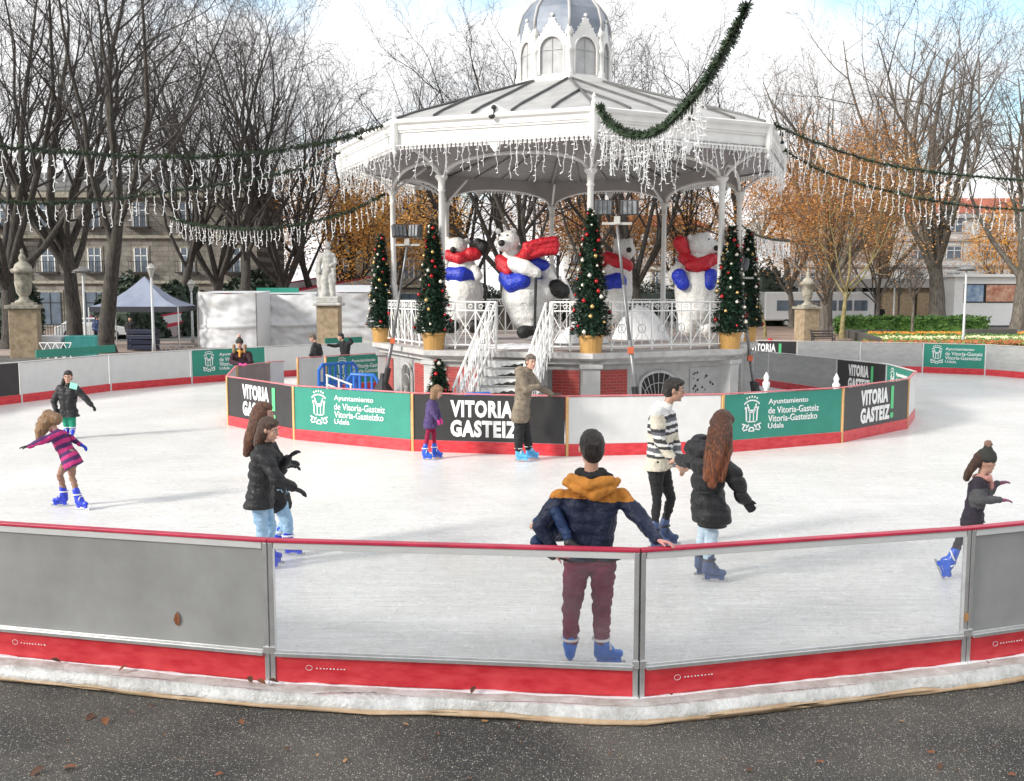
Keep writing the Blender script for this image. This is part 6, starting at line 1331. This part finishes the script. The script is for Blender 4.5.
# ------------------------------------------------------------------ bears
M_fur = mat('white tinsel fur', (.58, .57, .55), .65, col2=(.80, .79, .77), scale=16, bump=1, bscale=26)
M_rt = mat('red tinsel', (.50, .008, .02), .45, var=.35, scale=18, bump=1, bscale=26); M_bt = mat('blue tinsel', (.008, .03, .42), .4, var=.4, scale=18, bump=1, bscale=26); M_bkt = mat('black tinsel', (.012, .012, .012), .5, var=.4, scale=18, bump=1, bscale=26)
fz = lambda c: .006*noise.noise(c*10)+.010*noise.noise(c*30)
def bear(label, y0, base_u, body, parts, poles=()):
    q = Z(base_u, 320, y0); q.z = KZ; B = thing('bear_figure', label, 'bear figure', q, 0, 'tinsel polar bear figures on the bandstand')
    def mk(lst):
        m = MB()
        for e in lst:
            pts = [Z(u, v, y0+dy) for u, v, dy, r in e]; rs = [r for *_, r in e]
            if len(pts) == 1: m.ell(pts[0], rs[0], n=16)
            else: m.chain(pts, rs, 14)
        return m
    remeshed(mk(body), 'body', M_fur, B, .03, 2, disp=fz)
    for nm, mt, lst in parts: remeshed(mk(lst), nm, mt, B, .022, 2, disp=fz)
    for a, b in poles:
        m = MB(); m.tube([Z(*a[:2], y0+a[2]), Z(*b[:2], y0+b[2])], .035, 6); m.build('ski_pole', M_bkt, B)
    return B
bear('biggest polar bear figure with flying red scarf and blue vest above the stairs', 23.8, 530,
    [[(509, 241, -.1, .26)], [(504, 246, -.32, .15), (502, 245, -.42, .12)], [(498, 231, -.05, .075)], [(514, 231, -.05, .075)], [(512, 258, 0, .27), (519, 276, 0, .42), (524, 297, 0, .56), (528, 312, 0, .48)],
     [(514, 264, -.35, .19), (526, 268, -.52, .19), (536, 273, -.55, .14)], [(528, 310, -.1, .33), (530, 322, -.15, .26), (529, 332, -.2, .22)], [(532, 300, .1, .42), (545, 292, 0, .32), (553, 289, -.05, .22)], [(538, 262, .2, .2), (548, 274, .2, .18), (556, 280, .1, .14)], [(548, 272, .2, .22), (552, 282, .1, .2)]],
    [('nose', M_bkt, [[(501.5, 243, -.52, .085)]]), ('eye', M_bkt, [[(507, 235, -.33, .03)]]), ('eye', M_bkt, [[(500, 235, -.28, .03)]]),
     ('scarf', M_rt, [[(500, 260, -.1, .14), (508, 266, -.30, .15), (521, 259, -.30, .15), (529, 250, -.2, .16)], [(501, 266, -.2, .13), (508, 272, -.36, .11)], [(526, 246, -.25, .10), (541, 242, -.22, .11), (555, 240, -.2, .10)], [(528, 251, -.25, .10), (541, 247, -.2, .11), (556, 245.5, -.2, .10)], [(530, 256, -.25, .10), (542, 252, -.22, .11), (555, 251, -.2, .10)]]),
     ('vest', M_bt, [[(508, 278, -.22, .24), (513, 284, -.34, .24), (522, 281, -.40, .22)], [(530, 263, .05, .22), (544, 266, .1, .15)], [(522, 276, .05, .46)]]),
     ('boot', M_bkt, [[(523, 332, -.35, .16), (531, 330, -.25, .19)]]), ('boot', M_bkt, [[(556, 288, -.15, .22), (562, 291, -.15, .2)]]), ('ski', M_fur, [[(564, 279, -.1, .06), (572, 299, -.1, .07), (582, 322, -.1, .06)]])],
    [((536, 273, -.62), (534.5, 333, -.5)), ((558, 255, 0), (557, 292, 0))])
bear('polar bear figure partly behind the left tree, red scarf and blue vest', 26.8, 463,
    [[(457, 248, 0, .30)], [(448, 240, 0, .09)], [(467, 241, .1, .09)], [(462, 268, 0, .40), (464, 292, 0, .55), (464, 307, 0, .5)], [(474, 270, -.2, .16), (478, 276, -.3, .14)], [(454, 312, 0, .22), (453, 323, -.1, .2)], [(472, 312, 0, .22), (473, 323, -.1, .2)]],
    [('nose', M_bkt, [[(453, 250, -.32, .09)]]), ('scarf', M_rt, [[(449, 255, -.15, .16), (460, 259, -.28, .18), (473, 255, -.1, .17)], [(471, 254, -.2, .19), (476, 254, -.2, .17)]]), ('vest', M_bt, [[(450, 274, -.2, .2), (462, 275, -.3, .25), (472, 277, -.2, .2)]]), ('glove', M_bkt, [[(483, 247, -.2, .19), (478, 243, -.2, .14)]]), ('boot', M_bkt, [[(452, 326, -.2, .2)]]), ('boot', M_bkt, [[(474, 326, -.2, .2)]])], [((484, 247, -.2), (486, 325, -.2))])
bear('polar bear figure behind the middle tree, seen between lamp pole and tree', 28.2, 622,
    [[(624, 250, 0, .33)], [(630, 241, 0, .09)], [(617, 241, 0, .09)], [(618, 270, 0, .42), (614, 292, 0, .55), (612, 307, 0, .5)], [(604, 315, 0, .25), (604, 325, 0, .2)], [(622, 315, 0, .25), (623, 325, 0, .2)]],
    [('scarf', M_rt, [[(608, 257, -.2, .17), (618, 262, -.32, .2), (627, 266, -.2, .19)], [(602, 262, -.1, .15), (607, 256, -.1, .15)]]), ('vest', M_bt, [[(610, 283, -.35, .25), (617, 282, -.3, .3)]]), ('nose', M_bkt, [[(629, 250, -.32, .08)]])])
bear('polar bear figure with red scarf and blue mittens at the right of the bandstand', 24.6, 697,
    [[(701, 246, 0, .34)], [(710, 247, -.1, .2), (715, 247, -.15, .15)], [(690, 238, 0, .09)], [(707, 235, 0, .09)], [(698, 268, 0, .42), (697, 288, 0, .58), (697, 306, 0, .54)], [(680, 268, -.05, .17), (674, 275, -.2, .17)], [(715, 266, -.05, .17), (717, 275, -.2, .17)], [(688, 315, 0, .26), (687, 327, -.1, .22)], [(706, 315, 0, .26), (707, 327, -.1, .22)]],
    [('nose', M_bkt, [[(716.5, 248, -.28, .075)]]), ('eye', M_bkt, [[(709, 239, -.28, .03)]]), ('scarf', M_rt, [[(684, 258, -.1, .16), (697, 266, -.33, .2), (712, 260, -.15, .17)], [(690, 266, -.38, .14), (706, 266, -.38, .14)], [(685, 252, -.05, .15), (680, 243, 0, .19)]]),
     ('mitten', M_bt, [[(679, 276, -.4, .19), (683, 284, -.45, .17)]]), ('mitten', M_bt, [[(711, 276, -.4, .19), (709, 284, -.45, .17)]])])
# ------------------------------------------------------------------ garlands and icicle lights
def path3(pts, step=.1):
    P_ = [Z(u, v, y) for u, v, y in pts]; out = []
    for i in range(len(P_)-1):
        p0 = P_[max(0, i-1)]; p1 = P_[i]; p2 = P_[i+1]; p3 = P_[min(len(P_)-1, i+2)]; n_ = max(1, int((p2-p1).length/step))
        for k in range(n_):
            t = k/n_; out.append(.5*((2*p1)+(-p0+p2)*t+(2*p0-5*p1+4*p2-p3)*t*t+(-p0+3*p1-3*p2+p3)*t**3))
    out.append(P_[-1]); return out
def icicle(m, p, L_, r, rnd):
    n_ = max(2, int(L_/.09)); q = p.copy(); pts = [q.copy()]
    for i in range(n_): q = q+V_((rnd.uniform(-.03, .03), rnd.uniform(-.02, .02), -L_/n_)); pts.append(q.copy())
    m.tube(pts, r, 3, cap=False)
    for i in range(1, len(pts)): m.tube([pts[i], pts[i]+V_((rnd.uniform(-.06, .06), rnd.uniform(-.04, .04), rnd.uniform(-.05, .01)))], r*1.2, 3, cap=False)
def garland(label, pts, r, seed, lights=(.15, .25, .6), lr=.008, dens=1.0, lrange=(0, 1)):
    rnd = random.Random(seed); C = path3(pts); T = thing('garland', label, 'garland', C[len(C)//2], 0, 'fir garlands strung to the bandstand')
    m = MB(); m.tube(C, .018, 5); m.build('wire', M_blk, T); m = MB(); s_ = .02
    for i in range(len(C)-1):
        for k in range(int(16*dens)):
            p = C[i].lerp(C[i+1], rnd.random()); rr = r*(.65+.5*abs(noise.noise(p*4))); d = V_((rnd.gauss(0, 1), rnd.gauss(0, 1), rnd.gauss(0, 1))).normalized(); e = d.orthogonal().normalized()*r*.16
            q = p+d*rr*rnd.uniform(.6, 1.15); m.add([p-e, q-e*.3, q+e*.3, p+e], [(0, 1, 2, 3)])
    m.build('foliage', M_garl, T)
    if lights:
        m = MB(); acc = 0; N_ = len(C)
        for i in range(int(N_*lrange[0]), int(N_*lrange[1])-1):
            acc += (C[i+1]-C[i]).length
            if acc > lights[0]: acc = 0; icicle(m, C[i]-V_((0, 0, r*.5)), rnd.uniform(lights[1], lights[2]), lr, rnd)
        m.build('icicle_lights', M_lite, T)
garland('thick fir garland hanging from the bandstand front corner up to the top right', [(600, 106, 20.3), (607, 120, 19.6), (622, 131, 18.6), (642, 135, 17.5), (662, 128, 16.5), (682, 110, 15.5), (702, 87, 14.4), (722, 55, 13.3), (737, 26, 12.6), (747, 6, 12.2)], (.15), 1, (.10, .35, .95), .006, 3.0, (.02, .78))
m = MB(); C0 = Z(747, 6, 12.2); m.tube([C0, C0+V_((3, -6, 5))], .012, 4); tag(recenter(m.build('steel_wire', M_blk)), 'thin wire continuing the thick garland out of the photo', 'wire')
garland('upper fir garland running from the bandstand left to the photo edge', [(394, 121, 22.6), (360, 133, 22.2), (320, 143, 21.6), (270, 151, 21), (210, 156, 20.3), (150, 157, 19.6), (90, 154, 19), (30, 149, 18.2), (-40, 143, 17.5)], .13, 2, (.13, .3, .7), .0075)
garland('second fir garland below the upper one on the left', [(340, 152, 25.6), (320, 163, 25.5), (285, 172, 25.3), (240, 181, 25), (180, 190, 24.6), (120, 198, 24.2), (60, 203, 23.8), (0, 202, 23.4), (-40, 200, 23)], .12, 3, (.15, .3, .65), .008)
garland('third low fir garland on the left ending at the left corner column', [(385, 194, 27.5), (345, 213, 28.5), (300, 224, 29.5), (250, 229, 31), (205, 226, 33), (170, 218, 35)], .12, 4, (.18, .3, .6), .009)
garland('upper fir garland running from the bandstand right to the photo edge', [(773, 124, 22.6), (800, 136, 22.8), (840, 151, 23), (880, 163, 23.2), (920, 170, 23.4), (970, 176, 23.7), (1030, 180, 24), (1070, 179, 24.2)], .13, 5, (.13, .35, .75), .0075)
garland('lower fir garland on the right under the upper one', [(783, 149, 26), (810, 165, 26.2), (850, 181, 26.4), (890, 191, 26.7), (930, 200, 27), (980, 207, 27.3), (1030, 210, 27.6), (1070, 209, 28)], .13, 6, (.14, .35, .8), .008)
garland('short low fir garland right of the bandstand with dense white lights', [(738, 222, 29), (752, 233, 30), (770, 239, 31.5), (790, 241, 33.5)], .08, 7, (.10, .4, .6), .012)
# icicle lights along the eaves
KC.x -= .11
EL = ['left', 'front left', 'front right', 'right', 'back']
for k, lab in ((6, 'white icicle lights under the left eave of the bandstand'), (7, 'white icicle lights under the front left eave above the stairs'), (0, 'white icicle lights under the front right eave, densest below the thick garland'), (1, 'white icicle lights under the right eave of the bandstand'), (5, 'white icicle lights under the far left back eave')):
    rnd = random.Random(k); m = MB(); a, b = kp(k, 6.01, 6.24), kp(k+1, 6.01, 6.24); n_ = 44
    for i in range(n_):
        f = (i+rnd.random())/n_; icicle(m, a.lerp(b, f), rnd.choice([.2, .35, .5, .65, .85])*rnd.uniform(.8, 1.1)*(1.2 if k == 0 and f < .5 else 1), .0065, rnd)
    m.tube([a+V_((0, -.02, -.02)), b+V_((0, -.02, -.02))], .012, 4)
    tag(recenter(m.build('icicle_lights', M_lite)), lab, 'icicle lights', 'icicle lights hanging from the eaves')
KC.x += .11
# ------------------------------------------------------------------ floodlights, barriers
M_mast = mat('galvanised mast', (.20, .20, .205), .45, metal=.5, var=.2); M_lhead = mat('lamp housing', (.06, .06, .065), .5, var=.2)
def flood(label, base, top, heads, blackto=.18):
    T = thing('floodlight_stand', label, 'floodlight', base, 0, 'floodlight stands inside the ring'); base, top = V_(base), V_(top)
    m = MB(); m.tube([base+V_((0, 0, .3)), base.lerp(top, .45)], .048, 8); m.tube([base.lerp(top, .4), base.lerp(top, .72)], .038, 8); m.tube([base.lerp(top, .7), top], .03, 8); m.build('mast', M_mast, T, True)
    m = MB(); m.tube([base+V_((0, 0, .2)), base.lerp(top, .22)], .075, 8); m.lathe([(.46, .02), (.4, .06), (.08, .55), (.06, .7)], base, 12); m.build('foot', M_blk, T)
    m = MB(); m.box(base.lerp(top, .4), (.12, .12, .14)); m.build('clamp', mat('orange clamp', (.55, .12, .05), .5), T)
    m = MB(); m.box(top+V_((0, 0, .05)), (.62, .06, .05)); m.box(top+V_((0, 0, .12)), (.12, .1, .16)); m.build('crossbar', M_statue, T)
    for dx, yaw, tilt in heads:
        Mx = Matrix.Rotation(yaw, 3, 'Z')@Matrix.Rotation(tilt, 3, 'X'); c = top+V_((dx, 0, .38))
        m = MB(); m.box(c, (.37, .13, .31), M=Mx); m.box(c+Mx@V_((0, .10, 0)), (.26, .09, .19), M=Mx); hd = m.build('lamp_head', M_lhead, T, bevel=.02)
        m = MB(); m.box(c+Mx@V_((0, -.075, 0)), (.32, .012, .26), M=Mx); m.build('lamp_glass', mat('lamp glass', (.20, .21, .22), .2, var=.5), hd)
        m = MB()
        for k in range(4): m.box(c+Mx@V_((-.15+.1*k, -.09, 0)), (.01, .02, .28), M=Mx)
        m.build('guard', M_blk, hd)
b_ = Z(383, 388, 24.0); t_ = Z(407, 247, 23.6); flood('floodlight on a leaning mast beside the left end of the bandstand', (b_.x, 24.0, 0.25), t_, ((-.18, .5, -.2), (.2, -.6, -.1)))
b_ = Z(640, 400, 20.4); t_ = Z(617, 226, 20.3); flood('floodlight mast with two big lamps in front of the bandstand middle', (b_.x, 20.4, 0.02), t_, ((-.28, .15, .1), (.26, -.2, .1)))
b_ = Z(756, 400, 24.2); t_ = Z(741, 280, 24.2); flood('floodlight mast with dark lamp right of the bandstand', (b_.x, 24.2, 0.02), t_, ((.0, -.9, -.3),))
# blue plastic barriers
def barrier(label, a, b, h=1.0, leg=True):
    a, b = V_((a[0], a[1], 0)), V_((b[0], b[1], 0)); d = b-a; L_ = d.length; T = thing('plastic_barrier', label, 'barrier', (a.x, a.y, .03), math.atan2(d.y, d.x), 'blue plastic crowd barriers', local=True)
    m = MB(); m.tube([(0, 0, .15), (0, 0, h-.15), (.12, 0, h), (L_-.12, 0, h), (L_, 0, h-.15), (L_, 0, .15), (0, 0, .15)], .045, 8); m.box((L_/2, 0, .5*h), (L_, .03, .1)); m.build('frame', M_blue, T)
    n_ = int(L_/.17)
    for i in range(1, n_): m = MB(); m.box((L_*i/n_, 0, (h+.15)/2), (.065, .045, h-.2)); m.build('slat', M_blue, T, bevel=.01)
    for x in (.25, L_-.25): m = MB(); m.box((x, 0, .07), (.1, .5, .1)); m.build('foot', M_blue, T)
barrier('blue plastic barrier standing behind the left green panel', Z(319, 380, 25.6).xy, Z(357, 380, 26.4).xy, 1.02)
barrier('blue plastic barrier tilted right of the first one', Z(348, 380, 25.0).xy, Z(378, 380, 24.6).xy, .82)
barrier('blue plastic barrier leaning at the foot of the bandstand stairs', Z(462, 390, 19.6).xy, Z(494, 384, 19.9).xy, .85)
m = MB()
for z0, z1 in ((.95, .72), (.72, .48)):
    a = Z(326, 385, 23.6); a.z = z0; b = Z(352, 385, 23.6); b.z = z1-.02; m.tube([a, b], .025, 6)
for f in (0.05, .5, .95):
    q = Z(326, 385, 23.6).lerp(Z(352, 385, 23.6), f); q.z = .0; m.tube([q, q+V_((0, 0, .95-.25*f))], .025, 6)
tag(recenter(m.build('white_handrail', M_white)), 'small white handrail in front of the blue barriers', 'handrail')
# white bollards and scroll fence seen inside the ring at the right
for u, v in ((766, 392), (836, 392)):
    q = Z(u, v, 22.6 if u < 800 else 22.2); m = MB(); m.lathe([(.1, 0), (.1, .1), (.05, .2), (.045, .7), (.08, .75), (.09, .85), (.05, .9), (.07, .98), (.01, 1.1)], (q.x, q.y, 0), 10)
    tag(recenter(m.build('white_bollard', M_white, smooth=True)), 'white turned bollard inside the ring, %s' % ('left one beside the dark lamp mast' if u < 800 else 'right one before the inside black panel'), 'bollard')
a, b = Z(745, 395, 22.6), Z(836, 392, 22.3); a.z = b.z = 0; rail_panel(a, b, None, .1, .5); o = [x for x in COL.objects if x.name.startswith('railing_panel')][-1]; o.name = 'low_scroll_fence'; tag(recenter(o), 'low white scroll fence between the two bollards right of the bandstand', 'fence')
# fallen leaves
rnd = random.Random(4); leafme = []
for k in range(3):
    m = MB(); n_ = 7; top = []; 
    for i in range(n_+1):
        f = i/n_; w_ = .5*sin(pi*f**.8)*(.9+.3*(i % 2)); top.append((f, w_))
    vs = [(f-.5, w_*.5, .12*sin(f*3+k)+.1*w_) for f, w_ in top]+[(f-.5, -w_*.5, .12*sin(f*3+k)+.14*w_) for f, w_ in top][::-1]; ctr = [(f-.5, 0, .12*sin(f*3+k)-.02) for f, w_ in top]
    me = MB(); q = len(top)
    me.add([v for v in vs[:q]]+ctr+vs[q:][::-1], [(i, i+1, q+i+1, q+i) for i in range(q-1)]+[(q+i, q+i+1, 2*q+i+1, 2*q+i) for i in range(q-1)]); leafme.append(me)
LM = [mat('dry leaf rust', (.16, .05, .02), .7, col2=(.30, .11, .04)), mat('dry leaf brown', (.07, .03, .018), .7, col2=(.15, .07, .04)), mat('dry leaf tan', (.34, .17, .06), .7, col2=(.45, .26, .12))]
for k, (u, v) in enumerate([(70, 768), (36, 772), (90, 717), (105, 721), (133, 712), (152, 705), (180, 720), (215, 744), (232, 752), (438, 734), (424, 757), (470, 778), (610, 753), (722, 758), (880, 735), (1012, 775), (820, 762), (345, 760), (285, 700), (262, 706)]+[(rnd.uniform(0, 1024), rnd.uniform(715, 779)) for _ in range(26)]):
    p = G(u, v, GZ+.012); s_ = rnd.choice([.02, .03, .04, .06]) if k > 3 else .10; o = bpy.data.objects.new('fallen_leaf', None); bpy.data.objects.remove(o)
    mm = MB(); M3 = Euler((rnd.uniform(-.3, .3), rnd.uniform(-.3, .3), rnd.uniform(0, 6.28))).to_matrix(); src = leafme[k % 3]; mm.add([M3@(V_(x)*s_)+p for x in src.v], src.f)
    tag(recenter(mm.build('fallen_leaf', LM[rnd.choice([0, 0, 1, 1, 2])], smooth=True)), 'dry brown leaf lying on the dark asphalt in the foreground', 'leaf', 'dry leaves on the asphalt')
mm = MB(); p = P0.lerp(P1, .62); dn = (P1-P0).normalized(); nn = V_((dn.y, -dn.x, 0)); c = Z(180, 616, (p+nn*.02).y); src = leafme[0]; c = V_((c.x, (P0.lerp(P1, (c.x-P0.x)/(P1.x-P0.x))).y-.016, c.z))
mm.add([c+dn*(x[1]*.10)+UPV*(x[0]*.12)+nn*abs(x[2])*.05 for x in src.v], src.f); tag(recenter(mm.build('stuck_leaf', LM[0])), 'brown leaf stuck on the grey front panel at the left', 'leaf')
c = V_((P3.x-.02, P3.y-.04, .40)); mm = MB(); mm.add([c+V_((x[1]*.08, -.01-abs(x[2])*.02, x[0]*.09)) for x in src.v], src.f); tag(recenter(mm.build('stuck_leaf', LM[2])), 'tan leaf stuck on the right front post', 'leaf')
for (x, dd_) in ((P1.x-.12, .1), (P1.x-.02, .12), (P1.x+.05, .09), (P2.x+.2, .1), (P2.x-1.2, .1), (P3.x+.1, .15), (-3.6, .1), (-3, .12)):
    t0 = min(range(3), key=lambda i: abs((P0, P1, P2)[i].x-x)); a, b = ((P0, P1), (P1, P2), (P2, P3), (P3, P4))[0 if x < P1.x else 1 if x < P2.x else 2 if x < P3.x else 3]
    p = a.lerp(b, (x-a.x)/(b.x-a.x)); d = (b-a).normalized(); p = p+V_((d.y, -d.x, 0))*dd_+V_((0, 0, .045)); mm = MB(); M3 = Euler((.2, .1, x*7)).to_matrix(); mm.add([M3@(V_(q)*.085)+p for q in leafme[1].v], leafme[1].f)
    tag(recenter(mm.build('fallen_leaf', LM[0 if dd_ > .1 else 1], smooth=True)), 'curled brown leaf caught on the white apron below the red kick boards', 'leaf', 'dry leaves on the white apron')
